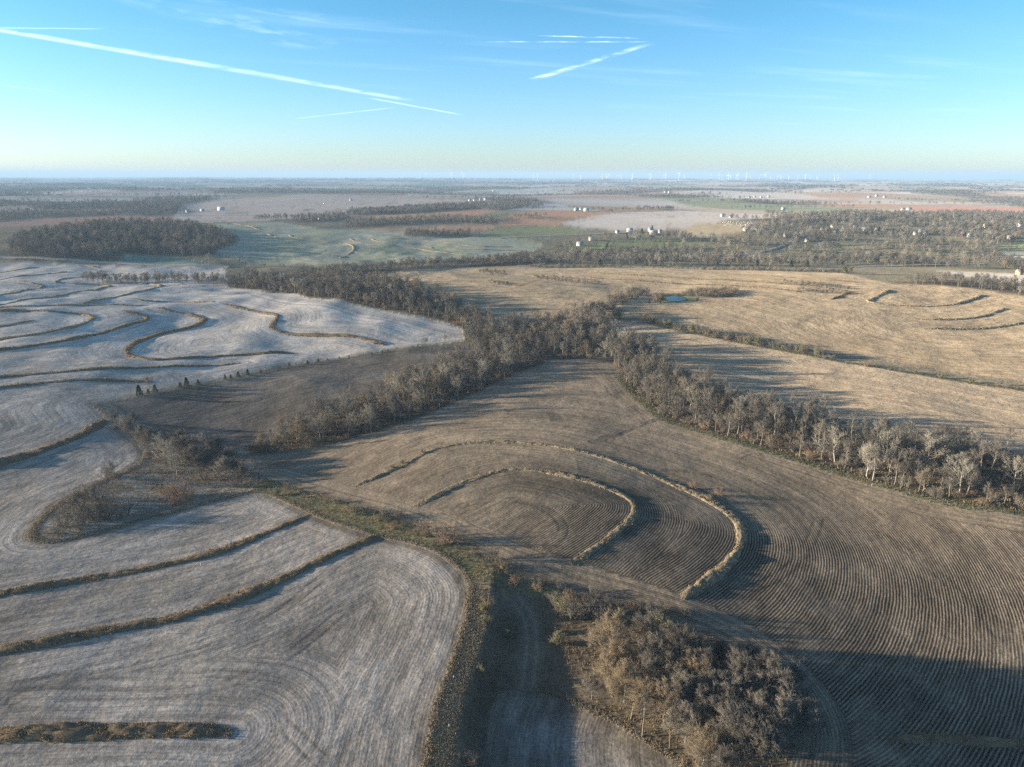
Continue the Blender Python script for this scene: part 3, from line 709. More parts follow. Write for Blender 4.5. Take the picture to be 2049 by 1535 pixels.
gravel, t = new_mat('gravel')
geo = t.node('ShaderNodeNewGeometry').outputs['Position']
finish(t, diffuse(t, t.mix(t.ramp(t.noise(geo, 0.4, 4.0), .35, .65), (.34, .31, .28), (.26, .235, .21))))
asphalt, t = new_mat('asphalt')
geo = t.node('ShaderNodeNewGeometry').outputs['Position']
finish(t, diffuse(t, t.mix(t.ramp(t.noise(geo, 0.2, 4.0), .35, .65), (.15, .15, .155), (.20, .20, .20))))
ribbon('gravel_road', [(-200, 512), (0, 513), (80, 516), (160, 521), (230, 526), (320, 531), (460, 535)], 7, gravel, 0.5)
ribbon('gravel_road', [(250, 436), (330, 433), (420, 432), (520, 431)], 7, gravel, 0.5, 12)
ribbon('road', [(1470, 512), (1520, 506), (1560, 496), (1580, 487), (1592, 480), (1610, 472)], 8, asphalt, 0.6, 8)
ribbon('road', [(1000, 477), (1060, 474), (1120, 472), (1200, 468), (1280, 465)], 6, gravel, 0.5, 12)
ribbon('road', [(1600, 537), (1700, 534), (1800, 532), (1900, 530), (2049, 528)], 7, gravel, 0.5, 10)

water, t = new_mat('pond_water')
p = t.node('ShaderNodeBsdfPrincipled'); p.inputs['Base Color'].default_value = (.05, .065, .07, 1); p.inputs['Roughness'].default_value = 0.2; p.inputs['Specular IOR Level'].default_value = 0.06
geo = t.node('ShaderNodeNewGeometry').outputs['Position']
t.l.new(bump(t, t.noise(geo, 1.2, 2.0), 0.15, 0.1), p.inputs['Normal'])
finish(t, p.outputs[0])
algae, t = new_mat('pond_margin')
geo = t.node('ShaderNodeNewGeometry').outputs['Position']
finish(t, diffuse(t, t.mix(t.ramp(t.noise(geo, 0.3, 4.0), .4, .6), (.24, .22, .11), (.17, .165, .08))))
def blob_sheet(name, pts, mat, lift, level=None):
    a = np.array(pts, float); w = at(a[:, 0], a[:, 1]); c0 = w.mean(0)
    w = np.concatenate([w, w[:1]])
    for _ in range(3):
        q = np.empty((2 * (len(w) - 1), 2)); q[0::2] = .75 * w[:-1] + .25 * w[1:]; q[1::2] = .25 * w[:-1] + .75 * w[1:]
        w = np.concatenate([q, q[:1]])
    w = w[:-1]; n = len(w)
    rings = [1.0, .75, .5, .25]
    V_ = []
    for k_ in rings:
        for q in w:
            p = c0 + (q - c0) * k_
            V_.append((p[0], p[1], (float(height(p[0], p[1])) if level is None else level) + lift))
    V_.append((c0[0], c0[1], (float(height(*c0)) if level is None else level) + lift))
    F_ = []
    for r_ in range(3):
        for i in range(n):
            j = (i + 1) % n; F_.append((r_ * n + i, r_ * n + j, (r_ + 1) * n + j, (r_ + 1) * n + i))
    for i in range(n): F_.append((3 * n + i, 3 * n + (i + 1) % n, 4 * n))
    return tag(link(name, mesh_from(name, V_, F_, True), mat), kind='structure')
blob_sheet('pond_margin', [(1310, 604), (1325, 590), (1350, 586), (1385, 588), (1402, 597), (1390, 604), (1350, 607)], algae, 0.10)
pw = at(np.array([1352.]), np.array([601.]))[0]
blob_sheet('pond', [(1331, 602), (1338, 594), (1352, 592), (1372, 596), (1376, 602), (1352, 605)], water, 0.3, float(height(*pw)))

# ------------------------------------------------------------------ grassy terraces
def grass_mat(name, a, b, c_, sc=1.2):
    m, t = new_mat(name)
    geo = t.node('ShaderNodeNewGeometry').outputs['Position']
    oi = t.node('ShaderNodeObjectInfo').outputs['Random']
    n1 = t.ramp(t.noise(geo, sc, 4.0, 0.7), .33, .67)
    n2 = t.ramp(t.noise(geo, sc * .15, 3.0), .42, .66)
    cc = t.mix(n2, t.mix(n1, a, b), c_)
    finish(t, diffuse(t, cc, bump(t, t.noise(geo, 2.2, 4.0, 0.7), 1.0, 0.5)))
    return m
terr_mat = grass_mat('terrace_grass', (.30, .215, .13), (.14, .11, .075), (.20, .155, .105), .8)
terr_pale = grass_mat('terrace_pale_grass', (.36, .29, .19), (.14, .115, .08), (.25, .205, .145), .8)
terr_far = grass_mat('terrace_far_grass', (.38, .30, .19), (.22, .17, .11), (.30, .24, .15), .3)
blade_tan = grass_mat('grass_blades', (.46, .33, .185), (.22, .165, .10), (.34, .255, .155))
blade_pale = grass_mat('pale_grass_blades', (.52, .41, .26), (.29, .225, .145), (.42, .34, .23))
blade_green = grass_mat('green_grass_blades', (.14, .15, .065), (.22, .185, .10), (.18, .165, .085))
blade_brown = grass_mat('weed_stalks', (.20, .14, .09), (.14, .105, .07), (.24, .17, .11))

RNG = np.random.default_rng(7)
def blades(P, hgt, spread, per, wid=0.10):
    """Tufts: per clump a few leaning three-sided spikes. P (n,3) roots."""
    n = len(P)
    if n == 0: return np.zeros((0, 3)), np.zeros((0, 3), int)
    B = np.repeat(P, per, 0); m = len(B)
    hh = np.repeat(np.broadcast_to(hgt, (n,)), per) * RNG.uniform(.55, 1.15, m)
    a = RNG.uniform(0, 2 * np.pi, m); rr = RNG.uniform(0, 1, m) ** .5 * spread
    base = B + np.stack([np.cos(a) * rr, np.sin(a) * rr, np.full(m, -.08)], -1)
    lean = RNG.uniform(.05, .55, m) * hh
    tip = base + np.stack([np.cos(a) * lean, np.sin(a) * lean, hh], -1)
    b = RNG.uniform(0, 2 * np.pi, m)
    w = wid * RNG.uniform(.6, 1.4, m)
    vs = []
    for k in range(3):
        vs.append(base + np.stack([np.cos(b + k * 2.094) * w, np.sin(b + k * 2.094) * w, np.zeros(m)], -1))
    V_ = np.stack(vs + [tip], 1).reshape(-1, 3)
    i = np.arange(m)[:, None] * 4
    F_ = np.concatenate([i + np.array([[0, 1, 3]]), i + np.array([[1, 2, 3]]), i + np.array([[2, 0, 3]])])
    return V_, F_

TLAB = {
    'A': 'long brown grass terrace crossing the frosted field, upper of the near two',
    'B': 'long brown grass terrace with an orange sunlit edge, ending at the waterway',
    'C': 'short rounded grass terrace at the bottom left corner of the frosted field',
    'T1': 'inner of the two curved tan grass terraces in the corn stubble field',
    'T2': 'outer, longer curved tan grass terrace arching across the corn stubble field',
    'T3': 'low grassy strip crossing the corn rows in the bottom right corner',
    'L17': 'thick dark grassy bank running into the brushy draw at the left edge',
    'L2': 'thin tan terrace ending at the dark cedar trees',
    'L1': 'straight brown terrace just above the cedar fence line',
    'L3': 'S-shaped grass terrace looping in the middle of the frosted field',
    'L4': 'dark hooked terrace just inside the S-shaped one on the frosted hill',
    'L5': 'hairpin grass terrace wrapping around the frosted hill at the left edge',
    'L6': 'short innermost terrace stub inside the hairpin one at the left edge',
    'L7': 'wavy tan terrace with a sharp kink in the open frosted field',
    'L8': 'short thin straight terrace left of the kinked wavy one',
    'L9': 'straight low terrace running just above the hairpin one',
    'L10': 'hooked terrace below the tree row, largest of the three nested hooks',
    'L11': 'middle of the three nested hooked terraces below the tree row',
    'L12': 'smallest of the three nested hooked terraces, at the left edge',
    'L13': 'terrace bending round the left end of the tree row',
    'L14': 'terrace above the bend at the left edge, second from the gravel road',
    'L15': 'short terrace at the left edge nearest the gravel road',
    'L16': 'tiny tan terrace stub beside the gravel road',
    'G1': 'small curved tan terrace at the top of the green field',
    'G2': 'tiny tan terrace in the middle of the green field',
    'G3': 'long tan terrace with a hook at its end in the green field',
    'G7': 'longest wavy tan terrace across the right half of the green field',
    'G4': 'tan terrace nearest the upper right edge of the green field',
    'G5': 'short looped tan terrace between two longer ones in the green field',
    'G6': 'straight dark terrace at the lower right of the green field',
    'R1': 'longest dark weedy terrace across the top of the tan field',
    'R2': 'lower of the long weedy terraces across the top of the tan field',
    'R3': 'uppermost weedy terrace near the trees on the tan field',
    'R4': 'short dark slanting terrace on the tan field',
    'R5': 'pale hooked terrace loop on the tan hill at right',
    'R6': 'pale straight terrace with an upturned end below the hooked loop',
    'R7': 'lowest pale terrace on the tan hill at the right edge',
    'S1': 'small weedy patch of ridge at the top left of the tan field',
    'S2': 'weedy ridge stub in the gullied part of the tan field',
    'S3': 'weedy ridge between the gullies and the pond on the tan field',
}
def terrace(key):
    pts, w, hgt = TERR[key]
    w, hgt = w * (.8 if key != 'C' else .95), hgt * (.68 if key[0] in 'LRS' else .7)
    L0 = _w[key]; rmid = np.hypot(*L0.mean(0))
    near = rmid < 320
    L = line_at(pts, 0.9 if near else 3.0)
    n = len(L)
    d = np.gradient(L, axis=0); nn = np.stack([-d[:, 1], d[:, 0]], -1); nn /= np.linalg.norm(nn, axis=1, keepdims=True) + 1e-9
    s_ = np.linspace(-1, 1, 11 if near else 7)
    run = np.arange(n) * (0.9 if near else 3.0)
    taper = np.minimum(1, np.minimum(run, run[-1] - run) / (w * 3.0) + .10)
    taper = taper * np.clip(.85 + .7 * vnoise(run / 11, run * 0 + .5, 7), .35, 1.25)
    wv = w * (0.55 + .45 * taper) * (1 + .35 * vnoise(run / 5, run * 0 + .5, 5) + .30 * vnoise(run / 19, run * 0 + .5, 6))
    X = L[:, None, 0] + nn[:, None, 0] * s_[None] * wv[:, None]
    Y = L[:, None, 1] + nn[:, None, 1] * s_[None] * wv[:, None]
    prof = (1 - s_ ** 2)[None] ** 0.8 * hgt * taper[:, None]
    lump = (.55 * vnoise(X / 1.7, Y / 1.7, 9) + .35 * vnoise(X / 5, Y / 5, 12)) * max(hgt, .7) * (1 - s_ ** 2)[None] ** .5 + .22 * vnoise(X / .8, Y / .8, 10) * (near)
    Z = height(X, Y) + prof + lump
    Z[:, 0] -= .5; Z[:, -1] -= .5
    V_ = np.stack([X, Y, Z], -1).reshape(-1, 3); m = len(s_)
    i, j = np.meshgrid(np.arange(n - 1), np.arange(m - 1), indexing='ij'); a = (i * m + j).ravel()
    F_ = np.stack([a, a + m, a + m + 1, a + 1], -1)
    pale = key in ('T1', 'T2', 'R5', 'R6', 'R7')
    mat = (terr_pale if pale else terr_mat) if rmid < 450 else (terr_mat if key[0] in 'RS' and not pale else terr_far)
    grp = 'terraces of the frosted field' if key[0] in 'ABCL' else 'terraces of the corn stubble field' if key[0] == 'T' else 'terraces of the green field' if key[0] == 'G' else 'terraces of the tan field'
    root = empty('grass_terrace', (0, 0, 0)); tag(root, TLAB[key], 'terrace', grp)
    c0 = V_.mean(0); root.location = c0
    link('bank', mesh_from('bank', V_ - c0, F_, True), mat, root)
    if rmid < 620:
        k = int(n * (0.9 if near else 3.0) * w * 2 * (2.2 if near else 0.6))
        ti = RNG.uniform(0, n - 1.001, k); si = RNG.uniform(-.95, .95, k)
        i0 = ti.astype(int); f = ti - i0
        wx_ = wv[i0]
        cx = L[i0] * (1 - f)[:, None] + L[i0 + 1] * f[:, None] + nn[i0] * (si * wx_)[:, None]
        zz = height(cx[:, 0], cx[:, 1]) + hgt * taper[i0] * (1 - si ** 2) ** .8 - .1
        P_ = np.stack([cx[:, 0], cx[:, 1], zz], -1) - c0
        V2, F2 = blades(P_, RNG.uniform(.2, .7, len(P_)) if near else .65, .35 if near else .6, 6 if near else 3, .09 if near else .22)
        g = link('grass', mesh_from('grass', V2, F2), blade_pale if pale else blade_tan, root); g['kind'] = 'stuff'
for key in TERR: terrace(key)

# ------------------------------------------------------------------ bare trees
def bark_mat(name, a, b, c_=None):
    m, t = new_mat(name)
    oi = t.node('ShaderNodeObjectInfo').outputs['Random']
    tc = t.node('ShaderNodeTexCoord').outputs['Object']
    n = t.ramp(t.noise(tc, 0.8, 3.0), .35, .65)
    cc = t.mix(oi, a, b)
    if c_: cc = t.mix(t.math('MULTIPLY', n, 0.45), cc, c_)
    finish(t, diffuse(t, cc))
    return m
M_trunk = bark_mat('bark', (.19, .165, .135), (.27, .24, .20), (.12, .105, .09))
M_twig = bark_mat('twigs', (.098, .088, .077), (.212, .19, .158), (.18, .167, .145))
M_pale = bark_mat('pale_bark', (.32, .30, .26), (.40, .37, .32), (.22, .20, .17))
M_ptwig = bark_mat('pale_twigs', (.27, .25, .21), (.32, .295, .245), (.23, .21, .17))
M_gold = bark_mat('golden_twigs', (.265, .208, .14), (.225, .182, .13), (.20, .16, .11))
M_rust = bark_mat('rusty_twigs', (.27, .185, .125), (.23, .165, .12), (.2, .15, .11))
M_green = bark_mat('olive_leaves', (.20, .20, .09), (.26, .245, .13), (.14, .15, .07))
M_cedar = bark_mat('cedar_needles', (.035, .055, .03), (.05, .07, .035), (.025, .04, .025))

class Geo:
    def __init__(s): s.v, s.f, s.n = [], [], 0
    def tube(s, P, rad, k):
        P = np.asarray(P, float); n = len(P)
        T = np.gradient(P, axis=0); T /= np.linalg.norm(T, axis=1, keepdims=True) + 1e-9
        ref = np.array([.31, .17, .93]); A = np.cross(T, ref); A /= np.linalg.norm(A, axis=1, keepdims=True) + 1e-9
        B = np.cross(T, A)
        ang = np.arange(k) * 2 * np.pi / k
        ring = A[:, None] * np.cos(ang)[None, :, None] + B[:, None] * np.sin(ang)[None, :, None]
        V_ = P[:, None] + ring * np.asarray(rad)[:, None, None]
        s.v.append(V_.reshape(-1, 3))
        for i in range(n - 1):
            for j in range(k):
                a, b = s.n + i * k + j, s.n + i * k + (j + 1) % k
                s.f.append((a, b, b + k, a + k))
        s.n += n * k
    def spikes(s, A_, B_, w):
        """Many three-sided twigs from A to B."""
        A_ = np.asarray(A_); B_ = np.asarray(B_); m = len(A_)
        if m == 0: return
        D = B_ - A_; ref = np.array([.2, .3, .93]); U = np.cross(D, ref); U /= np.linalg.norm(U, axis=1, keepdims=True) + 1e-9
        W = np.cross(D, U); W /= np.linalg.norm(W, axis=1, keepdims=True) + 1e-9
        w = np.broadcast_to(np.asarray(w, float), (m,))[:, None]
        vs = [A_ + (U * math.cos(q) + W * math.sin(q)) * w for q in (0, 2.094, 4.189)] + [B_]
        s.v.append(np.stack(vs, 1).reshape(-1, 3))
        for i in range(m):
            b = s.n + i * 4
            s.f += [(b, b + 1, b + 3), (b + 1, b + 2, b + 3), (b + 2, b, b + 3)]
        s.n += m * 4
    def arrays(s): return np.concatenate(s.v), s.f

def unit(v): return v / (np.linalg.norm(v) + 1e-9)

def gen_tree(seed, H=10.0, crown=0.72, spread=0.42, nl=11, trunk_r=0.17, tw=0.020, fine=1.0, fork=False, up=0.35, droop=0.0):
    """A leafless tree H metres tall: returns (trunk verts, faces), (crown verts, faces)."""
    rg = np.random.default_rng(seed)
    tr, cr = Geo(), Geo()
    ht = H * (0.62 if fork else 0.86)
    n = 7
    P = np.zeros((n, 3)); off = np.zeros(2)
    for i in range(n):
        off = off + rg.normal(0, .012 * H, 2) * (i > 0)
        P[i] = (off[0], off[1], ht * i / (n - 1))
    P[0, 2] = -.4
    tr.tube(P, trunk_r * np.array([1.35, 1, .92, .8, .62, .4, .16 if not fork else .35]), 6)
    A3, B3, A4, B4 = [], [], [], []
    def along(P_, f):
        q = f * (len(P_) - 1); i = min(int(q), len(P_) - 2); return P_[i] * (1 - (q - i)) + P_[i + 1] * (q - i)
    def branch(start, d, L, nseg, curl, gn):
        pts = [start]; d = unit(d)
        for i in range(nseg):
            d = unit(d + rg.normal(0, gn, 3) + np.array([0, 0, curl]))
            pts.append(pts[-1] + d * L / nseg)
        return np.array(pts), d
    z0 = 1 - crown
    ga = rg.uniform(0, 6.28)
    for i in range(nl):
        f = z0 + (1 - z0) * (i + rg.uniform(0, .8)) / nl
        f = min(f, .99)
        st = along(P, f * 0.98)
        ga += 2.4 + rg.normal(0, .35)
        rel = (f - z0) / (1 - z0 + 1e-6)
        L = H * spread * (1.0 - .62 * rel ** 1.3) * rg.uniform(.8, 1.2)
        el = .35 + .75 * rel + rg.normal(0, .12)
        d = np.array([math.cos(ga) * math.cos(el), math.sin(ga) * math.cos(el), math.sin(el)])
        B1, _ = branch(st, d, L, 5, .10 * up / .35 - droop, .13)
        r1 = trunk_r * (.52 - .22 * rel) * (1.25 if fork else 1)
        cr.tube(B1, r1 * np.array([1, .82, .64, .46, .30, .14]), 4)
        n2 = int(rg.integers(6, 9))
        for j in range(n2):
            g = .22 + .78 * (j + rg.uniform(0, .9)) / n2; g = min(g, .99)
            s2 = along(B1, g); k0 = min(int(g * 5), 4); t1 = unit(B1[k0 + 1] - B1[k0])
            side = unit(np.cross(t1, rg.normal(0, 1, 3)))
            d2 = unit(t1 * .75 + side * .85 + np.array([0, 0, up]))
            L2 = L * rg.uniform(.34, .58) * (1.15 - .4 * g)
            B2, _ = branch(s2, d2, L2, 3, .08 - droop, .17)
            cr.tube(B2, max(tw * 1.2, r1 * .34) * np.array([1, .72, .45, .2]), 3)
            n3 = int(rg.integers(5, 8) * fine ** .5)
            for k in range(n3):
                h_ = .2 + .8 * (k + rg.uniform(0, .9)) / n3; h_ = min(h_, .99)
                s3 = along(B2, h_); t2 = unit(B2[-1] - B2[0])
                d3 = unit(t2 * .7 + unit(rg.normal(0, 1, 3)) * .8 + np.array([0, 0, up]))
                L3 = L2 * rg.uniform(.42, .75)
                e3 = s3 + d3 * L3
                A3.append(s3); B3.append(e3)
                n4 = int(rg.integers(3, 6) * fine)
                for q in range(n4):
                    w_ = rg.uniform(.25, .95); s4 = s3 + d3 * L3 * w_
                    d4 = unit(d3 * .8 + unit(rg.normal(0, 1, 3)) * .8 + np.array([0, 0, up * .6]))
                    A4.append(s4); B4.append(s4 + d4 * L3 * rg.uniform(.35, .7))
    cr.spikes(A3, B3, tw * 1.35); cr.spikes(A4, B4, tw)
    (tv, tf), (cv, cf) = tr.arrays(), cr.arrays()
    k = H / max(cv[:, 2].max(), 1e-3)
    tv = tv * [1, 1, k]; cv = cv * [1, 1, k]
    return (tv, tf), (cv, cf)

def gen_shrub(seed, H=3.0, spread=0.55, stems=16, tw=0.02, leaf=0):
    rg = np.random.default_rng(seed)
    g = Geo(); A3, B3 = [], []; LA, LB = [], []
    for i in range(stems):
        a = rg.uniform(0, 6.28); lean = rg.uniform(.1, 1.0) * spread * 1.4
        b = np.array([math.cos(a), math.sin(a), 0]) * rg.uniform(0, .16) * H; b[2] = -.15
        d = unit(np.array([math.cos(a) * lean, math.sin(a) * lean, 1.0]))
        L = H * rg.uniform(.7, 1.08)
        pts = [b]
        for k in range(4):
            d = unit(d + rg.normal(0, .10, 3)); pts.append(pts[-1] + d * L / 4)
        pts = np.array(pts)
        g.tube(pts, tw * np.array([1.9, 1.6, 1.2, .9, .4]), 3)
        for j in range(10):
            f = rg.uniform(.25, .98); q = f * 4; i0 = min(int(q), 3); s = pts[i0] * (1 - q + i0) + pts[i0 + 1] * (q - i0)
            d2 = unit(d * .7 + unit(rg.normal(0, 1, 3)) * .9 + [0, 0, .25]); L2 = H * rg.uniform(.14, .34)
            A3.append(s); B3.append(s + d2 * L2)
            for k in range(4):
                s4 = s + d2 * L2 * rg.uniform(.2, .95); d4 = unit(d2 + unit(rg.normal(0, 1, 3)) * .9 + [0, 0, .2])
                A3.append(s4); B3.append(s4 + d4 * L2 * rg.uniform(.3, .7))
                for q_ in range(leaf):
                    s5 = s4 + rg.normal(0, .05 * H, 3); LA.append(s5); LB.append(s5 + unit(rg.normal(0, 1, 3)) * H * rg.uniform(.03, .06))
    g.spikes(A3, B3, tw * .9)
    st = g.arrays()
    if leaf:
        g2 = Geo(); g2.spikes(LA, LB, H * .018); return st, g2.arrays()
    return st, None

def gen_cedar(seed, H=4.0, spread=.32):
    rg = np.random.default_rng(seed)
    tr = Geo(); tr.tube([(0, 0, -.2), (0, 0, H * .5), (0, 0, H * .95)], [H * .03, H * .02, .01], 5)
    g = Geo(); A, B = [], []
    for i in range(900):
        z = rg.uniform(.04, 1) ** .9
        a = rg.uniform(0, 6.28); lob = 1 + .22 * math.sin(a * 3 + seed) + .15 * math.sin(z * 17 + a * 2)
        rmax = spread * H * (1 - z) ** .75 * lob + .03 * H
        r = rmax * rg.uniform(.35, 1) ** .5
        p = np.array([math.cos(a) * r, math.sin(a) * r, z * H * .96])
        d = unit(np.array([math.cos(a), math.sin(a), rg.uniform(.1, 1.1)]) + rg.normal(0, .35, 3))
        L = H * rg.uniform(.05, .11)
        A.append(p - d * L * .4); B.append(p + d * L * .6)
    g.spikes(A, B, H * .016)
    return tr.arrays(), g.arrays()

# prototypes ----------------------------------------------------------------
def proto(parts, mats):
    """Meshes shared by every copy; also one joined mesh for the far masses."""
    ms = []
    for (nm, va), mt in zip(parts, mats):
        me = mesh_from(nm, va[0], va[1]); me.materials.append(mt); ms.append((nm, me))
    V_ = np.concatenate([va[0] for _, va in parts]); F_ = []; mi = []; off = 0
    for k, (_, va) in enumerate(parts):
        F_ += [tuple(i + off for i in f) for f in va[1]]; mi += [k] * len(va[1]); off += len(va[0])
    return ms, (V_, F_, mi, mats)

TREES = {}
def add_tree(key, n, seed, mt, mc, **kw):
    TREES[key] = []
    for i in range(n):
        a, b = gen_tree(seed + i, **kw)
        TREES[key].append(proto([('trunk', a), ('crown', b)], [mt, mc]))
add_tree('forest', 7, 100, M_trunk, M_twig, H=10, crown=.66, spread=.36, nl=11, tw=.0165, fine=1.35)
add_tree('wide', 3, 200, M_trunk, M_twig, H=10, crown=.80, spread=.52, nl=12, tw=.017, fine=1.35, fork=True)
add_tree('slim', 3, 300, M_trunk, M_twig, H=10, crown=.55, spread=.26, nl=9, tw=.016, fine=1.3, trunk_r=.12)
add_tree('pale', 3, 400, M_pale, M_ptwig, H=10, crown=.74, spread=.44, nl=10, tw=.018, fine=1.2, trunk_r=.16, fork=True)
add_tree('gold', 2, 500, M_trunk, M_gold, H=10, crown=.85, spread=.46, nl=13, tw=.021, fork=True)
add_tree('rust', 1, 550, M_trunk, M_rust, H=10, crown=.80, spread=.42, nl=13, tw=.03, fork=True)
add_tree('grove', 3, 600, M_trunk, M_twig, H=10, crown=.84, spread=.52, nl=19, tw=.0145, fine=2.2, fork=True, trunk_r=.15)
add_tree('grove gold', 2, 650, M_trunk, M_gold, H=10, crown=.88, spread=.48, nl=19, tw=.0145, fine=2.2, fork=True, trunk_r=.13)
add_tree('grove pale', 1, 680, M_pale, M_twig, H=10, crown=.80, spread=.60, nl=16, tw=.015, fine=1.8, fork=True, trunk_r=.22)
SHR = {'shrub': [], 'gold shrub': [], 'leafy shrub': []}
for i in range(4):
    a, _ = gen_shrub(700 + i, 3.0, .55 + .1 * (i % 2), 18); SHR['shrub'].append(proto([('stems', a)], [M_twig]))
for i in range(2):
    a, _ = gen_shrub(720 + i, 3.0, .6, 20); SHR['gold shrub'].append(proto([('stems', a)], [M_rust if i else M_gold]))
for i in range(2):
    a, b = gen_shrub(740 + i, 3.0, .5, 14, leaf=2); SHR['leafy shrub'].append(proto([('stems', a), ('leaves', b)], [M_twig, M_green]))
CED = [proto([('trunk', a), ('crown', b)], [M_trunk, M_cedar]) for a, b in (gen_cedar(i, 4.0, .30 + .04 * i) for i in range(3))]

def plant(name, ms, x, y, s, rz, label, cat, group=None, sink=0.0):
    e = empty(name, (x, y, float(height(x, y)) - sink), rz, s)
    tag(e, label, cat, group)
    for nm, me in ms:
        o = bpy.data.objects.new(nm, me); COL.objects.link(o); o.parent = e
    return e

# ---- single trees placed one by one (photo pixel of the foot, height m, kind)
single = []   # px, py, h, kind, label, group
GROVE = [(1222, 1322, 9.5, 'grove gold'), (1356, 1345, 9.0, 'grove'), (1250, 1405, 8.0, 'grove gold'), (1300, 1300, 7.0, 'grove'),
         (1545, 1425, 9.5, 'grove'), (1478, 1405, 9.0, 'grove'), (1590, 1400, 7.0, 'grove'), (1330, 1445, 8.0, 'grove gold'),
         (1420, 1420, 7.5, 'grove'), (1286, 1475, 7.5, 'slim'), (1262, 1440, 6.5, 'slim'), (1372, 1488, 7.5, 'grove'),
         (1562, 1490, 9.0, 'grove'), (1408, 1540, 7.5, 'grove gold'), (1520, 1555, 9.0, 'grove'), (1340, 1500, 6.5, 'slim'),
         (1300, 1380, 6.5, 'grove'), (1390, 1390, 7.0, 'grove gold'), (1440, 1350, 6.5, 'grove'), (1185, 1400, 4.5, 'grove'), (1450, 1480, 8.0, 'grove'),
         (1510, 1480, 8.5, 'grove'), (1500, 1350, 6.0, 'grove'), (1600, 1480, 7.5, 'grove'), (1440, 1600, 8.5, 'grove'), (1240, 1350, 6.5, 'grove gold'), (1340, 1400, 6.5, 'grove gold'), (1310, 1345, 7.5, 'grove'), (1400, 1360, 7.5, 'grove'), (1290, 1430, 7, 'grove gold'), (1365, 1430, 8, 'grove'), (1460, 1440, 8, 'grove'), (1530, 1385, 7.5, 'grove'), (1400, 1455, 7.5, 'grove'), (1480, 1540, 8.5, 'grove'), (1215, 1375, 6, 'grove gold')]
for g in GROVE:
    k = {'grove gold': 'golden-twigged leafless tree in the grove beside the corn rows', 'grove': 'grey leafless tree in the grove beside the corn rows', 'slim': 'slender thin-trunked tree at the near edge of the grove'}[g[3]]
    single.append((g[0], g[1], g[2] * 1.2, g[3], k, 'trees of the near grove'))
single += [
    (1468, 1512, 10.5, 'grove pale', 'spreading tree with pale forked limbs at the bottom of the grove', 'trees of the near grove'),
    (227, 966, 7.5, 'wide', 'single bare tree on the edge of the brush tongue', None),
    (1180, 640, 13.5, 'pale', 'tall pale tree at the head of the draw by the tan field', None),
    (1160, 632, 12.5, 'pale', 'pale tree just behind the tallest pale one in the draw', None),
    (1200, 645, 11.0, 'pale', 'pale tree at the draw nearest to the strip field', None),
    (800, 800, 13.0, 'pale', 'bright white-barked tree rising out of the middle wood', None),
    (848, 790, 12.0, 'pale', 'second white-barked tree in the middle wood', None),
    (1016, 710, 11.0, 'pale', 'whitish tree standing in the centre wood', None),
    (853, 697, 7.0, 'wide', 'round bare tree on the fence line at the point of the frosted field', None),
    (893, 686, 5.5, 'wide', 'smaller bare tree on the fence line beside the round one', None),
    (300, 779, 6.5, 'wide', 'thin brown tree between the dark cedars', None),
    (1672, 925, 12.5, 'pale', 'tallest white-trunked tree in the right wood', None),
    (1382, 820, 10.5, 'pale', 'white-limbed tree near the left end of the right wood', None),
    (1735, 955, 11.5, 'pale', 'white-trunked tree at the field edge of the right wood', None),
    (1860, 935, 12.0, 'pale', 'many-limbed pale tree at the back of the right wood', None),
    (1920, 985, 11.0, 'pale', 'pale tree towards the right end of the right wood', None),
    (420, 530, 13.0, 'pale', 'pale sycamore-like tree beside the gravel road', None),
    (318, 566, 13.0, 'pale', 'tall pale tree standing out of the lane tree row', None),
    (1795, 533, 11.0, 'rust', 'orange-brown oak beside the village road', None),
    (1525, 455, 14.0, 'rust', 'dark red tree beside the cemetery', None),
    (1980, 482, 17.0, 'pale', 'big pale tree with orange leaves in the village', None),
    (1262, 700, 11.0, 'wide', 'grey tree at the corner of the right wood', None),
    (1697, 548, 9.0, 'green', 'olive green bushy tree at the edge of the tan field', None),
    (1237, 640, 7.0, 'green', 'slim olive tree at the end of the hedge', None),
]
BRUSH_TREES = [(345, 938, 9), (372, 930, 10), (395, 945, 9.5), (425, 935, 9), (330, 925, 8), (455, 960, 7.5), (490, 968, 6), (462, 945, 8), (405, 915, 8.5), (285, 885, 6.5), (262, 872, 6), (305, 895, 7), (250, 860, 5.5), (365, 905, 8), (440, 915, 7.5), (270, 850, 5)]
BRUSH_TREES = [(a, b, h_ * 1.15) for a, b, h_ in BRUSH_TREES] + [(355, 950, 8), (415, 950, 8.5), (385, 918, 9), (470, 955, 7), (320, 905, 8), (345, 905, 8)]
for i, (a, b, h_) in enumerate(BRUSH_TREES):
    single.append((a, b, h_, 'grove' if i % 4 else 'pale', 'bushy bare tree in the brush clump of the draw', 'trees of the brush clump'))

sx = at(np.array([q[0] for q in single], float), np.array([q[1] for q in single], float))
n_trees = 0
for i, (px, py, h_, kind, lab, grp) in enumerate(single):
    x, y = sx[i]
    rg = random.Random(i * 7 + 1)
    if kind == 'green':
        ms, base = SHR['leafy shrub'][i % 2][0], 3.0
    else:
        ms, base = TREES[kind][i % len(TREES[kind])][0], 10.0
    plant('bare_tree' if kind != 'green' else 'leafy_tree', ms, x, y, h_ / base, rg.uniform(0, 6.28), lab, 'tree', grp, 0.1)
    n_trees += 1

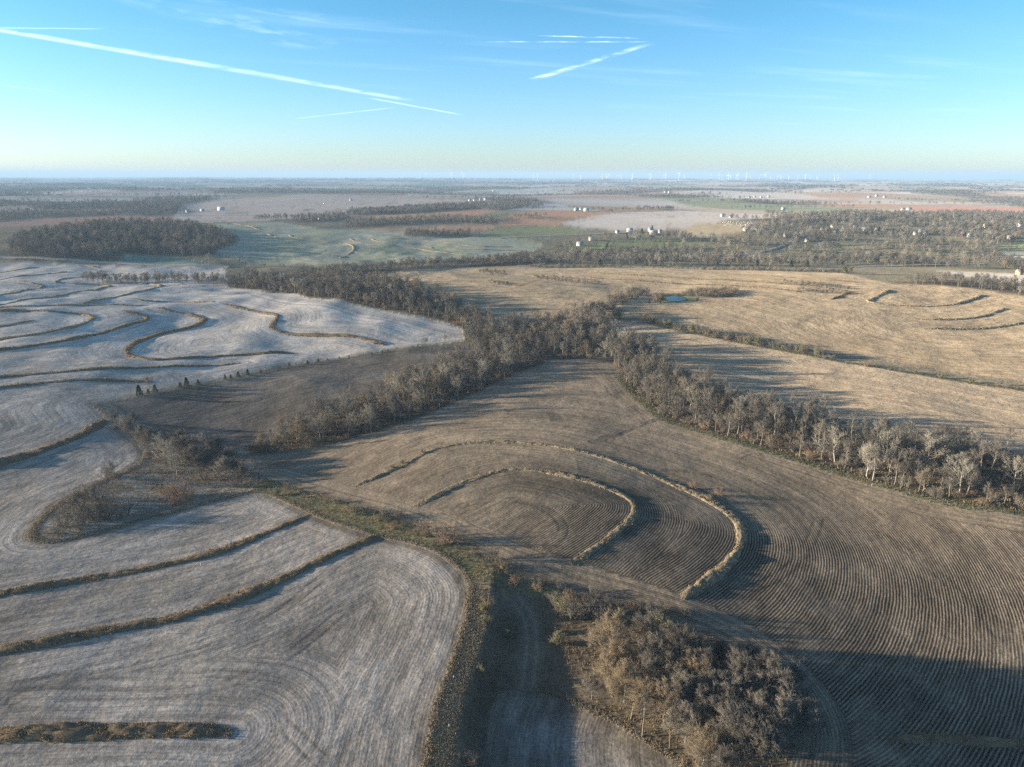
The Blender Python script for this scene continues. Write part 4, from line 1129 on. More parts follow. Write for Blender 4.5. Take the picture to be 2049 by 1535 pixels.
# ---- woods
def scatter(poly, sp, seed, dens=None):
    rg = np.random.default_rng(seed)
    x0, y0 = poly.min(0); x1, y1 = poly.max(0)
    gx, gy = np.meshgrid(np.arange(x0, x1, sp), np.arange(y0, y1, sp))
    gx = gx.ravel() + rg.uniform(-.48, .48, gx.size) * sp; gy = gy.ravel() + rg.uniform(-.48, .48, gy.size) * sp
    m = inside(poly, gx, gy)
    gx, gy = gx[m], gy[m]
    if dens is not None:
        k = dens(gx, gy) > rg.uniform(0, 1, len(gx)); gx, gy = gx[k], gy[k]
    return gx, gy

KIND_IDX, PROTO_LIST = {}, []
def reg(kind, lst):
    KIND_IDX[kind] = []
    for ms, joined in lst:
        KIND_IDX[kind].append(len(PROTO_LIST)); PROTO_LIST.append(joined)
for k in ('forest', 'wide', 'slim', 'pale', 'gold'): reg(k, TREES[k])
for k in SHR: reg(k, SHR[k])
reg('cedar', CED)

def frustum(x, y, h=0):
    """Photo pixel of a ground point, and whether it is in or near the frame."""
    z = height(x, y) + h - CAM_H
    f = y * math.cos(PITCH) - z * math.sin(PITCH); u = y * math.sin(PITCH) + z * math.cos(PITCH)
    px = 1024.5 + FOC * x / np.maximum(f, 1); py = 767.5 - FOC * u / np.maximum(f, 1)
    return px, py, (f > 5) & (px > -160) & (px < 2210) & (py > 300) & (py < 1750)

WLAB = {'centre': 'trees of the centre wood', 'middle': 'trees of the middle wood', 'right': 'trees of the right wood'}
FRONT = {'right': line_at([(1226, 750), (1315, 840), (1450, 883), (1650, 943), (1850, 1003), (2049, 1033), (2400, 1085)], 3.0),
         'middle': line_at([(1100, 724), (1040, 747), (950, 790), (840, 838), (740, 872), (640, 898), (505, 914)], 3.0),
         'centre': line_at([(1225, 730), (1100, 724), (960, 727), (930, 690), (885, 644), (720, 612), (530, 584)], 3.0)}
def wood_label(wood, kd, x, y, h_):
    """How it looks, which row it stands in and which stretch of its wood."""
    px, _, _ = frustum(np.array([x]), np.array([y])); px = float(px[0])
    d = float(dist_to(FRONT[wood], np.array([x]), np.array([y]))[0])
    look = {'forest': 'grey upright', 'wide': 'broad-crowned', 'slim': 'slender', 'gold': 'golden-brown', 'pale': 'white-limbed'}[kd]
    size = 'tall ' if h_ > 11.3 else 'low ' if h_ < 8.8 else ''
    rw_ = 'on the edge of' if d < 9 else 'a rank back in' if d < 20 else 'deep inside' if d < 36 else 'at the back of'
    if wood == 'right': part = 'near the field tip' if px < 1350 else 'left of its middle' if px < 1520 else 'at its middle' if px < 1700 else 'past its middle' if px < 1880 else 'towards the right edge'
    elif wood == 'middle': part = 'near the brushy end' if px < 620 else 'left of its middle' if px < 720 else 'beside white-barked trees' if px < 860 else 'near the centre wood'
    else: part = 'by the frosted field' if px < 960 else 'above the stubble field tip' if px < 1130 else 'by the strip field'
    nm = {'right': 'the right wood', 'middle': 'the middle wood', 'centre': 'the centre wood'}[wood]
    return '%s%s tree %s %s, %s' % (size, look, rw_, nm, part), WLAB[wood]
cand = []   # x, y, height, kind, wood
keepouts = [ZONES[k] for k in ('lawn_1', 'lawn_2', 'lawn_3', 'lawn_4', 'far_right_field', 'right_frost_field')]
for wi, (k, (pts, sp, hh)) in enumerate(WOODS.items()):
    dens = (lambda a, b: np.clip(.95 + 1.3 * fbm(a / 16, b / 16, 57), .25, 1)) if k in WLAB else None
    if k == 'village': dens = lambda a, b: np.clip(.48 + 2.2 * fbm(a / 60, b / 60, 55), .06, 1)
    elif k == 'east hedge': dens = lambda a, b: np.clip(.7 + fbm(a / 20, b / 20, 56), .2, 1)
    gx, gy = scatter(WOODW[k], sp, 900 + wi, dens)
    if k == 'village':
        m = np.ones(len(gx), bool)
        for kp in keepouts: m &= ~inside(kp, gx, gy)
        gx, gy = gx[m], gy[m]
    _, _, vis = frustum(gx, gy)
    gx, gy = gx[vis], gy[vis]
    rg = np.random.default_rng(50 + wi)
    for x, y in zip(gx, gy):
        q = rg.uniform()
        kd = 'forest' if q < .62 else 'wide' if q < .76 else 'slim' if q < .90 else 'gold' if q < .955 else 'pale'
        if k == 'right': kd = 'forest' if q < .50 else 'slim' if q < .78 else 'wide' if q < .90 else 'pale' if q < .97 else 'gold'
        if k == 'village': kd = 'wide' if q < .42 else 'forest' if q < .70 else 'pale' if q < .86 else 'leafy shrub' if q < .91 else 'gold' if q < .98 else 'cedar'
        h_ = hh * rg.uniform(.55, 1.14) * (1 + .12 * float(vnoise(np.array([x / 25]), np.array([y / 25]), 4)[0]))
        cand.append((x, y, h_, kd, k))
cx_ = np.array([c[0] for c in cand]); cy_ = np.array([c[1] for c in cand])
score = np.array([c[2] for c in cand]) / np.hypot(cx_, cy_)
score[[c[4] not in WLAB for c in cand]] = 0
order = np.argsort(-score)
keep_n = 290 - n_trees
far_pts = []
rg = random.Random(11)
for rank, i in enumerate(order):
    x, y, h_, kd, wood = cand[i]
    if rank < keep_n:
        lst = TREES[kd]
        lab, grp = wood_label(wood, kd, x, y, h_)
        plant('bare_tree', lst[rg.randrange(len(lst))][0], x, y, h_ / 10.0, rg.uniform(0, 6.28), lab, 'tree', grp, .1)
    else:
        base = 10.0 if kd in TREES else 3.0 if kd in SHR else 4.0
        if kd == 'cedar': h_ *= .6
        if kd == 'leafy shrub': h_ *= .6
        far_pts.append((x, y, h_ / base, rg.choice(KIND_IDX[kd])))

# ---- far tree lines of the open country
rgn = np.random.default_rng(123)
def far_scatter(r0, r1, sp, thr, hs):
    n = int((r1 ** 2 - r0 ** 2) * R(84) / 2 / sp ** 2)
    r = np.sqrt(rgn.uniform(r0 ** 2, r1 ** 2, n)); a = rgn.uniform(R(-42), R(42), n)
    x, y = r * np.sin(a), r * np.cos(a)
    w = fbm(x / 900 + 3.1, y / 620 - 1.7, 77, 4) + 0.10 * np.clip(-x / 3000, -1, 1)
    # hedgerows along the field joints
    c, s = math.cos(R(8)), math.sin(R(8))
    wx = x + 60 * vnoise(x / 400, y / 400, 91); wy = y + 60 * vnoise(x / 400, y / 400, 92)
    v_ = (-wx * s + wy * c) / 330; hl = (np.abs(v_ - np.round(v_)) < .02) & (_hash(np.round(v_), np.floor(wx / 500), 9) > .5)
    m = (w > thr) | hl
    zi = np.zeros(len(x), bool)
    for k, poly in ZONES.items(): zi |= inside(poly, x, y)
    m &= ~zi
    x, y = x[m], y[m]
    s_ = hs * rgn.uniform(.7, 1.2, len(x)) / 10.0
    return x, y, s_
FAR = []
for (r0, r1, sp, thr, hs) in ((1480, 2600, 12, .09, 11), (2600, 4500, 18, .09, 12)):
    x, y, s_ = far_scatter(r0, r1, sp, thr, hs)
    for a in zip(x, y, s_): far_pts.append((*a, rg.choice(KIND_IDX['forest'] + KIND_IDX['wide'])))
# beyond, a clump stands for a few trees
x, y, s_ = far_scatter(4500, 9000, 46, .09, 13); FAR.append((x, y, s_))
x, y, s_ = far_scatter(9000, 22000, 115, .08, 19); FAR.append((x, y, s_))

def gn_scatter(name, pts, protos, kind='stuff'):
    """One object: points that carry shared tree meshes."""
    pc = bpy.data.collections.new(name + '_shapes')
    for i, (V_, F_, mi, mats) in enumerate(protos):
        me = mesh_from('%s_shape' % name, V_, F_)
        for m in mats: me.materials.append(m)
        me.polygons.foreach_set('material_index', np.array(mi, np.int32))
        pc.objects.link(bpy.data.objects.new('shape_%03d' % i, me))
    P_ = np.array([(x, y) for x, y, *_ in pts]); Z_ = height(P_[:, 0], P_[:, 1])
    me = bpy.data.meshes.new(name); me.vertices.add(len(P_))
    me.vertices.foreach_set('co', np.concatenate([P_, Z_[:, None] - .1], 1).astype(np.float32).ravel())
    a = me.attributes.new('scl', 'FLOAT', 'POINT'); a.data.foreach_set('value', np.array([q[2] for q in pts], np.float32))
    a = me.attributes.new('idx', 'INT', 'POINT'); a.data.foreach_set('value', np.array([q[3] for q in pts], np.int32))
    a = me.attributes.new('rot', 'FLOAT_VECTOR', 'POINT')
    rz = np.zeros((len(P_), 3), np.float32); rz[:, 2] = RNG.uniform(0, 6.28, len(P_)); a.data.foreach_set('vector', rz.ravel())
    o = link(name, me); tag(o, kind=kind)
    ng = bpy.data.node_groups.new(name, 'GeometryNodeTree')
    ng.interface.new_socket('Geometry', in_out='INPUT', socket_type='NodeSocketGeometry')
    ng.interface.new_socket('Geometry', in_out='OUTPUT', socket_type='NodeSocketGeometry')
    N = ng.nodes
    gi, go = N.new('NodeGroupInput'), N.new('NodeGroupOutput')
    ci = N.new('GeometryNodeCollectionInfo'); ci.inputs['Collection'].default_value = pc
    ci.inputs['Separate Children'].default_value = True; ci.inputs['Reset Children'].default_value = True
    iop = N.new('GeometryNodeInstanceOnPoints'); iop.inputs['Pick Instance'].default_value = True
    def na(nm, dt):
        n = N.new('GeometryNodeInputNamedAttribute'); n.data_type = dt; n.inputs['Name'].default_value = nm; return n.outputs['Attribute']
    ng.links.new(gi.outputs[0], iop.inputs['Points']); ng.links.new(ci.outputs[0], iop.inputs['Instance'])
    ng.links.new(na('idx', 'INT'), iop.inputs['Instance Index'])
    e2r = N.new('FunctionNodeEulerToRotation'); ng.links.new(na('rot', 'FLOAT_VECTOR'), e2r.inputs[0])
    ng.links.new(e2r.outputs[0], iop.inputs['Rotation']); ng.links.new(na('scl', 'FLOAT'), iop.inputs['Scale'])
    ng.links.new(iop.outputs[0], go.inputs[0])
    md = o.modifiers.new('scatter', 'NODES'); md.node_group = ng
    return o
gn_scatter('distant_woodland', far_pts, PROTO_LIST)

# far clumps: rounded twiggy masses of a few trees each
def gen_clump(seed):
    rg = np.random.default_rng(seed); g = Geo(); A, B = [], []
    for i in range(9):
        c0 = np.array([rg.normal(0, 9), rg.normal(0, 5), 0]); hh = rg.uniform(6.5, 10); rr = hh * .45
        for k in range(26):
            d = unit(rg.normal(0, 1, 3)); d[2] = abs(d[2])
            p = c0 + np.array([d[0] * rr, d[1] * rr, hh * .38 + d[2] * hh * .5]); A.append(c0 + [0, 0, hh * .25]); B.append(p)
    g.spikes(A, B, .9); return g.arrays()
cl = [proto([('crown', gen_clump(i))], [M_twig])[1] for i in range(3)]
pts = []
for x, y, s_ in FAR: pts += [(a, b, c, int(rgn.integers(0, 3))) for a, b, c in zip(x, y, s_)]
gn_scatter('far_tree_lines', pts, cl)
print('trees', n_trees, keep_n, len(far_pts), len(pts))

# ------------------------------------------------------------------ shrubs and cedars
shr = []      # px, py, h, kind, label, group
def S(px, py, h, kind, lab, grp=None): shr.append((px, py, h, kind, lab, grp))
S(710, 1030, 3.6, 'gold shrub', 'golden bush on the waterway beside the inner terrace')
S(850, 1062, 3.0, 'gold shrub', 'reddish twiggy bush in the middle of the waterway')
S(905, 1088, 5.2, 'gold shrub', 'largest reddish brush clump on the waterway')
S(880, 1078, 4.0, 'shrub', 'grey bush touching the largest reddish clump on the waterway')
S(985, 1122, 4.0, 'shrub', 'thin grey bush at the waterway below the inner terrace')
S(1010, 1140, 2.4, 'gold shrub', 'small golden bush low on the waterway')
S(775, 1035, 2.8, 'shrub', 'low grey bush on the waterway near the golden one')
S(800, 1040, 3.2, 'shrub', 'grey bush on the waterway between two reddish ones')
S(556, 992, 2.6, 'leafy shrub', 'round dark green bush at the head of the waterway')
S(575, 980, 2.5, 'shrub', 'bare grey bush beside the round green bush')
S(1142, 1238, 4.6, 'shrub', 'wide purple-brown bush at the top of the grove')
S(1170, 1232, 4.0, 'shrub', 'purple-brown bush against the grove trees')
S(1110, 1212, 3.0, 'shrub', 'smaller brown bush beside the track')
S(1200, 1240, 4.0, 'shrub', 'brown bush between the grove and the corn rows')
S(977, 1250, 2.0, 'leafy shrub', 'dark green bush below the field bank')
S(1020, 1275, 1.8, 'leafy shrub', 'small green bush in the middle of the shaded hollow')
S(963, 1345, 1.6, 'leafy shrub', 'lowest green bush on the field bank')
S(1117, 1290, 2.8, 'leafy shrub', 'yellow-green bush beside the track at the grove')
S(966, 1222, 1.6, 'leafy shrub', 'bright green bush at the top of the field bank')
S(978, 1215, 2.4, 'gold shrub', 'reddish bush at the top of the field bank')
S(1440, 992, 2.4, 'gold shrub', 'pink-brown bush on the outer curved terrace')
S(1420, 1002, 2.2, 'gold shrub', 'smaller pink-brown bush beside it on the outer curved terrace')
S(1388, 978, 2.2, 'gold shrub', 'single pink-brown bush higher on the outer curved terrace')
S(848, 908, 1.4, 'leafy shrub', 'small dark green bush on the outer terrace where it bends')
S(806, 928, 1.4, 'leafy shrub', 'small green bush left of the bend of the outer terrace')
S(786, 938, 1.4, 'leafy shrub', 'leftmost small green bush on the outer terrace')
S(942, 1535, 2.5, 'gold shrub', 'reddish twiggy bush at the foot of the field bank')
for a, b, h_ in [(150, 1040, 5.5), (175, 1048, 5), (195, 1035, 6), (165, 1015, 6.5), (130, 1055, 4.2), (215, 1040, 4.5), (240, 1038, 4), (185, 1000, 6), (205, 1012, 5), (145, 1020, 5), (255, 1030, 3.2), (120, 1068, 3), (160, 1060, 4)]:
    S(a, b, h_, 'shrub', 'grey bare bush in the thicket at the tip of the brush tongue', 'bushes of the brush tongue')
for a, b, h_ in [(345, 1000, 4.2), (365, 990, 4.6), (380, 1002, 3.6), (335, 992, 3.6), (355, 1008, 3)]:
    S(a, b, h_, 'gold shrub', 'pinkish bush in the small clump inside the brush draw', 'bushes of the small clump')
for a, b, h_ in [(228, 842, 3.5), (245, 855, 4), (232, 860, 3), (262, 868, 4), (290, 880, 4), (318, 905, 4), (340, 930, 4), (430, 955, 4), (475, 975, 4), (500, 975, 3.4), (515, 965, 3), (410, 960, 3.5), (215, 955, 3), (238, 958, 3), (262, 945, 2.6)]:
    S(a, b, h_, 'shrub', 'brown bush along the edge of the brush draw', 'bushes along the brush draw')
for i in range(26):
    f = i / 25.0
    S(600 + 410 * f + 9 * math.sin(i * 5.1), 985 + 130 * f + 30 * f * f + 7 * math.sin(i * 2.3), 1.2 + .9 * abs(math.sin(i * 3.3)), 'shrub' if i % 3 else 'gold shrub', 'low weedy bush along the grassed waterway', 'low bushes of the waterway')
for i in range(20):
    f = i / 19.0
    S(1030 + 330 * f + 20 * math.sin(i * 4.1), 1165 + 75 * f + 9 * math.sin(i * 2.9), 1.3 + 1.0 * abs(math.sin(i * 1.7)), 'gold shrub' if i % 2 else 'shrub', 'low golden bush between the waterway and the grove', 'low bushes above the grove')
gr = random.Random(5)
for i in range(34):
    fy = gr.uniform(0, 1)
    S(1140 + 330 * fy + gr.uniform(-60, 130), 1240 + 270 * fy + gr.uniform(-40, 30), gr.uniform(1.6, 3.6), gr.choice(['gold shrub', 'shrub', 'shrub', 'leafy shrub']), 'undergrowth bush under the grove trees', 'undergrowth of the grove')
hedge_pts = [(1288, 643), (1400, 668), (1500, 688), (1580, 703), (1650, 716)]
hw = line_at(hedge_pts, 2.7)
shr_world = []
for i, (x, y) in enumerate(hw):
    q = gr.uniform(0, 1)
    shr_world.append((x + gr.uniform(-1.5, 1.5), y + gr.uniform(-2, 2), gr.uniform(3.0, 5.4), 'leafy shrub' if q < .3 else 'gold shrub' if q < .45 else 'shrub', 'bush in the dense hedge between the tan field and the strip field', 'bushes of the tan field hedge'))
hw = line_at([(1650, 718), (1800, 744), (1950, 766), (2080, 788)], 5.0)
for x, y in hw:
    if gr.uniform(0, 1) < .75:
        shr_world.append((x + gr.uniform(-2, 2), y + gr.uniform(-2, 2), gr.uniform(1.0, 3.4), gr.choice(['shrub', 'gold shrub', 'leafy shrub', 'shrub']), 'low bush in the sparse end of the hedge by the strip field', 'bushes of the sparse hedge end'))
a = np.array([(q[0], q[1]) for q in shr], float); w = at(a[:, 0], a[:, 1])
for q, (x, y) in zip(shr, w): shr_world.append((x, y, *q[2:]))
# thickets by the pond and along the draw
THK = [([(1350, 592), (1400, 582), (1480, 582), (1482, 592), (1420, 597)], 4.0, 3.6, 'thicket bush beside the pond in the tan field', 'bushes of the pond thicket'),
       ([(1300, 606), (1318, 592), (1330, 596), (1318, 608)], 4.5, 5.0, 'bush at the dam of the pond', 'bushes of the pond dam')]
for k, (pts, sp, hh, lab, grp) in enumerate(THK):
    gx, gy = scatter(line_at(pts), sp, 1200 + k)
    for x, y in zip(gx, gy): shr_world.append((x, y, hh * gr.uniform(.7, 1.2), 'gold shrub' if gr.uniform(0, 1) < .3 else 'shrub', lab, grp))
more = []
for k, (pts, sp, hh) in enumerate([([(1188, 622), (1228, 598), (1275, 585), (1300, 590), (1245, 612), (1208, 634)], 5.0, 6.0),
                                   ([(1560, 561), (1700, 574), (1700, 580), (1560, 570)], 5, 2.2), ([(1590, 577), (1700, 583), (1690, 590), (1600, 584)], 5, 2.5),
                                   ([(960, 538), (1020, 545), (1015, 552), (960, 546)], 5, 2.2), ([(1065, 550), (1200, 564), (1200, 570), (1080, 560)], 6, 2.0),
                                   ([(980, 560), (1030, 568), (1020, 574), (980, 567)], 5, 2.2),
                                   ([(1060, 531), (1300, 536), (1500, 538), (1690, 543), (1690, 547), (1400, 540), (1060, 535)], 5.5, 3.2)]):
    gx, gy = scatter(line_at(pts), sp, 1300 + k)
    for x, y in zip(gx, gy): more.append((x, y, hh * gr.uniform(.6, 1.25) / 3.0, gr.choice(KIND_IDX['shrub'] + KIND_IDX['gold shrub'][:1])))
for k in ('right', 'middle', 'centre'):      # understorey of the woods
    gx, gy = scatter(WOODW[k], 4.2 if k != 'centre' else 5.5, 1400 + len(k))
    _, _, vis = frustum(gx, gy); gx, gy = gx[vis], gy[vis]
    for x, y in zip(gx, gy): more.append((x, y, gr.uniform(.5, 1.15), gr.choice(KIND_IDX['shrub'] * 2 + KIND_IDX['gold shrub'])))
shr_world.sort(key=lambda q: -q[2] / math.hypot(q[0], q[1]))
for i, (x, y, h_, kind, lab, grp) in enumerate(shr_world):
    if i < 285:
        lst = SHR[kind]
        plant('green_bush' if kind == 'leafy shrub' else 'bare_bush', lst[i % len(lst)][0], x, y, h_ / 3.0, gr.uniform(0, 6.28), lab, 'bush', grp)
    else: more.append((x, y, h_ / 3.0, gr.choice(KIND_IDX[kind])))
gn_scatter('brushwood', more, PROTO_LIST)

CEDARS = [(280, 792, 5.0, 'largest dark cedar at the corner of the frosted field'), (312, 785, 3.6, 'medium dark cedar behind the largest one'), (298, 788, 2.4, 'smallest cedar between two larger ones'),
          (375, 774, 4.6, 'pointed dark cedar alone on the fence line'), (362, 776, 2.6, 'small cedar leaning against the pointed one'), (398, 770, 2.6, 'low cedar just right of the pointed one'),
          (452, 760, 2.6, 'small cedar first in the fence row'), (463, 758, 2.2, 'small cedar second in the fence row'), (478, 756, 3.2, 'rounder cedar in the fence row'), (497, 751, 3.2, 'cedar at the end of the fence row group')]
w = at(np.array([q[0] for q in CEDARS], float), np.array([q[1] for q in CEDARS], float))
for i, (q, (x, y)) in enumerate(zip(CEDARS, w)): plant('cedar_tree', CED[i % 3][0], x, y, q[2] / 4.0, i * 1.3, q[3], 'cedar tree', 'cedars of the fence line')
hw = line_at([(520, 748), (560, 738), (620, 727), (700, 715), (770, 706), (840, 697)], 4.2)
for i, (x, y) in enumerate(hw):
    if gr.random() < .35: continue
    plant('cedar_tree', CED[gr.randrange(3)][0], x + gr.uniform(-2.5, 2.5), y + gr.uniform(-1.5, 1.5), gr.uniform(.22, .62), gr.uniform(0, 6), 'low cedar bush in the dark row along the far fence line', 'cedar tree', 'low cedars of the far fence line')
w = at(np.array([1300., 1322, 1395, 1255, 1305, 1285, 1215]), np.array([606., 608, 603, 477, 462, 468, 500]))
CL2 = ['dark cedar on the pond dam', 'second dark cedar on the pond dam', 'dark cedar at the far end of the pond', 'dark evergreen beside the farm sheds', 'tall pointed evergreen at the farmhouse', 'broad evergreen between the farm buildings', 'dark evergreen below the farm lawn']
for i, (x, y) in enumerate(w): plant('cedar_tree', CED[i % 3][0], x, y, (2.6 if i < 3 else 9) / 4.0, i, CL2[i], 'cedar tree')

# ------------------------------------------------------------------ rough grass
def tufts(name, polys, sp, hgt, mat, per=5, wid=.06, spread=.3, seed=0, dens=None):
    Ps = []
    for k, poly in enumerate(polys):
        gx, gy = scatter(poly, sp, 2000 + seed + k, dens)
        _, _, vis = frustum(gx, gy); gx, gy = gx[vis], gy[vis]
        Ps.append(np.stack([gx, gy, height(gx, gy)], -1))
    P_ = np.concatenate(Ps)
    V_, F_ = blades(P_, hgt, spread, per, wid)
    return tag(link(name, mesh_from(name, V_, F_), mat), kind='stuff')
wet = lambda a, b: np.clip(.45 + 1.8 * fbm(a / 7, b / 7, 71), 0, 1)
dry = lambda a, b: np.clip(.45 - 1.8 * fbm(a / 7, b / 7, 71), .08, 1)
tufts('green_grass', [ZONES['waterway']], .62, .38, blade_green, 5, .05, .3, 1, wet)
tufts('dry_grass', [ZONES['waterway'], ZONES['brush_draw']], .72, .60, blade_tan, 5, .06, .35, 5, dry)
tufts('pale_grass', [ZONES['brush_draw']], .95, .40, blade_pale, 5, .06, .35, 9, wet)
def strip(pts, w0, w1, step=2.0):
    """World outline of a strip along a photo line, from w0 to w1 metres to its left."""
    L = line_at(pts, step); d = np.gradient(L, axis=0); n = np.stack([-d[:, 1], d[:, 0]], -1); n /= np.linalg.norm(n, axis=1, keepdims=True) + 1e-9
    return np.concatenate([L + n * w0, (L + n * w1)[::-1]])
EB = [(947, 1178), (942, 1220), (927, 1280), (902, 1350), (879, 1410), (867, 1470), (859, 1535), (847, 1620)]
tufts('bank_grass', [strip(EB, -.6, 4.2)], .42, .5, blade_pale, 6, .07, .25, 21)
gold_edge = [strip(EB, -1.2, .4), strip([(545, 990), (600, 1015), (640, 1034), (700, 1054), (760, 1073), (830, 1085), (890, 1110), (930, 1145), (947, 1180)], -.6, .6),
             strip([(295, 905), (286, 927), (245, 947), (200, 966), (150, 990), (110, 1015), (75, 1045), (58, 1078), (90, 1086), (140, 1081), (230, 1056), (330, 1030), (420, 1005), (500, 985)], -.8, 1.2),
             strip([(1060, 1380), (1120, 1395), (1180, 1420), (1240, 1450), (1300, 1485), (1350, 1520), (1400, 1560)], -.6, .9)]
tufts('edge_grass', gold_edge, .45, .55, blade_pale, 6, .06, .25, 31)
tufts('weeds', [ZONES['hollow']], 1.0, .45, blade_brown, 5, .06, .4, 41, lambda a, b: np.clip(.5 + 1.5 * fbm(a / 9, b / 9, 72), .05, 1) * (~inside(ZONES['frosted_plot'], a, b)) * (dist_to(trk, a, b, 9.) > 2.6))
tufts('grove_grass', [line_at([(1130, 1190), (1220, 1208), (1340, 1243), (1460, 1288), (1560, 1373), (1598, 1450), (1560, 1600), (1420, 1600), (1350, 1515), (1240, 1445), (1150, 1400), (1130, 1300)])], .85, .6, blade_tan, 5, .07, .35, 51, lambda a, b: np.clip(.45 + 1.6 * fbm(a / 8, b / 8, 73), .05, 1))
tufts('verge_grass', [strip([(1226, 750), (1248, 780), (1288, 815), (1315, 840), (1370, 858), (1450, 883), (1550, 912), (1650, 943), (1750, 973), (1850, 1003), (1950, 1023), (2049, 1033), (2200, 1058)], 0, 5.0),
                      strip([(1288, 646), (1400, 671), (1500, 690), (1650, 718), (1850, 752), (2049, 782), (2150, 800)], -1.5, 3.0)], 1.0, .7, blade_green, 5, .10, .5, 61)
tufts('leaf_litter_grass', [WOODW['right'], WOODW['middle']], 1.9, .8, blade_tan, 5, .12, .6, 71)

# ------------------------------------------------------------------ buildings
def paint(name, c1, rough_=.7, var=.12):
    m, t = new_mat(name)
    tc = t.node('ShaderNodeTexCoord').outputs['Object']
    n = t.noise(tc, 0.9, 4.0)
    k = t.ramp(n, .3, .7, 1 - var, 1 + var)
    p = t.node('ShaderNodeBsdfPrincipled'); p.inputs['Roughness'].default_value = rough_
    t.l.new(t.mix(1.0, c1, t.comb(k, k, k), 'MULTIPLY'), p.inputs['Base Color'])
    finish(t, p.outputs[0]); return m
PW = {'white': paint('white_siding', (.36, .36, .35)), 'cream': paint('cream_siding', (.58, .52, .42)), 'tan': paint('tan_brick', (.42, .29, .18)), 'red': paint('red_siding', (.42, .07, .06)),
      'grey': paint('grey_siding', (.42, .43, .44)), 'blue': paint('blue_metal', (.20, .28, .42), .4)}
PR = {'grey': paint('grey_shingles', (.22, .22, .225)), 'dark': paint('dark_shingles', (.10, .095, .09)), 'white': paint('white_metal_roof', (.32, .33, .35), .5), 'brown': paint('brown_shingles', (.20, .14, .10)), 'red': paint('red_roof', (.36, .09, .07))}
GLASS, t = new_mat('window_glass')
p = t.node('ShaderNodeBsdfPrincipled'); p.inputs['Base Color'].default_value = (.03, .04, .05, 1); p.inputs['Roughness'].default_value = .08; finish(t, p.outputs[0])
DOOR = paint('door_paint', (.16, .12, .10)); TRIM = paint('trim_paint', (.7, .7, .68))

def box_arr(x0, x1, y0, y1, z0, z1):
    return ([(x0, y0, z0), (x1, y0, z0), (x1, y1, z0), (x0, y1, z0), (x0, y0, z1), (x1, y0, z1), (x1, y1, z1), (x0, y1, z1)],
            [(0, 3, 2, 1), (4, 5, 6, 7), (0, 1, 5, 4), (1, 2, 6, 5), (2, 3, 7, 6), (3, 0, 4, 7)])
def house(px, py, wpx, label, wall='white', roof='grey', hgt=3.0, depth=None, rise=.42, rot=0.0, cat='house', nwin=4, door=True, chimney=False, name='house'):
    x, y = at(np.array([float(px)]), np.array([float(py)]))[0]
    dist = math.hypot(x, y)
    hgt = min(hgt, 4.0); W = max(4.5, .68 * wpx * dist / FOC); D = depth or max(5.5, min(9.0, W * .7))
    if W < 7 and not depth: D = 5.0
    e = empty(name, (x, y, float(height(x, y)) - .3), rot); tag(e, label, cat)
    hw, hd = W / 2, D / 2
    zt = hgt + .3; zr = zt + D * rise
    V_ = [(-hw, -hd, 0), (hw, -hd, 0), (hw, hd, 0), (-hw, hd, 0), (-hw, -hd, zt), (hw, -hd, zt), (hw, hd, zt), (-hw, hd, zt), (-hw, 0, zr), (hw, 0, zr)]
    F_ = [(0, 1, 5, 4), (2, 3, 7, 6), (1, 2, 6, 9, 5), (3, 0, 4, 8, 7)]
    link('wall', mesh_from('wall', V_, F_), PW[wall], e)
    o, th = .45, .16; ze = zt - o * rise * 2 * .5
    k = rise * 2
    ya = hd + o; za = zt - o * rise * 2 / 2 * 1.0
    slope = (zr - zt) / hd; za = zt - o * slope
    RV = []
    for xx in (-hw - o, hw + o):
        RV += [(xx, -ya, za + .04), (xx, 0, zr + .04), (xx, ya, za + .04), (xx, ya, za + .04 + th), (xx, 0, zr + .06 + th), (xx, -ya, za + .04 + th)]
    RF = [(0, 1, 7, 6), (1, 2, 8, 7), (2, 3, 9, 8), (3, 4, 10, 9), (4, 5, 11, 10), (5, 0, 6, 11), (0, 5, 4, 1), (1, 4, 3, 2), (6, 7, 10, 11), (7, 8, 9, 10)]
    rf = link('roof', mesh_from('roof', RV, RF), PR[roof], e)
    if chimney:
        v, f = box_arr(W * .18, W * .18 + .8, -.4, .4, zr - 1, zr + 1.2); link('chimney', mesh_from('chimney', v, f), PW['tan'], rf)
    if nwin and W > 8:
        xs = np.linspace(-hw + 1.4, hw - 1.4, nwin + (1 if door else 0)); di = (len(xs) - 1) // 2 if door else -1
        for i, xx in enumerate(xs):
            if i == di:
                v, f = box_arr(xx - .55, xx + .55, -hd - .05, -hd + .02, .3, 2.4); link('door', mesh_from('door', v, f), DOOR, e)
            else:
                for zz in ((1.2,) if hgt < 4.5 else (1.2, 4.0)):
                    v, f = box_arr(xx - .75, xx + .75, -hd - .06, -hd + .02, zz, zz + 1.5); wn = link('window', mesh_from('window', v, f), TRIM, e)
                    v, f = box_arr(xx - .6, xx + .6, -hd - .09, -hd - .055, zz + .15, zz + 1.35); link('pane', mesh_from('pane', v, f), GLASS, wn)
    return e
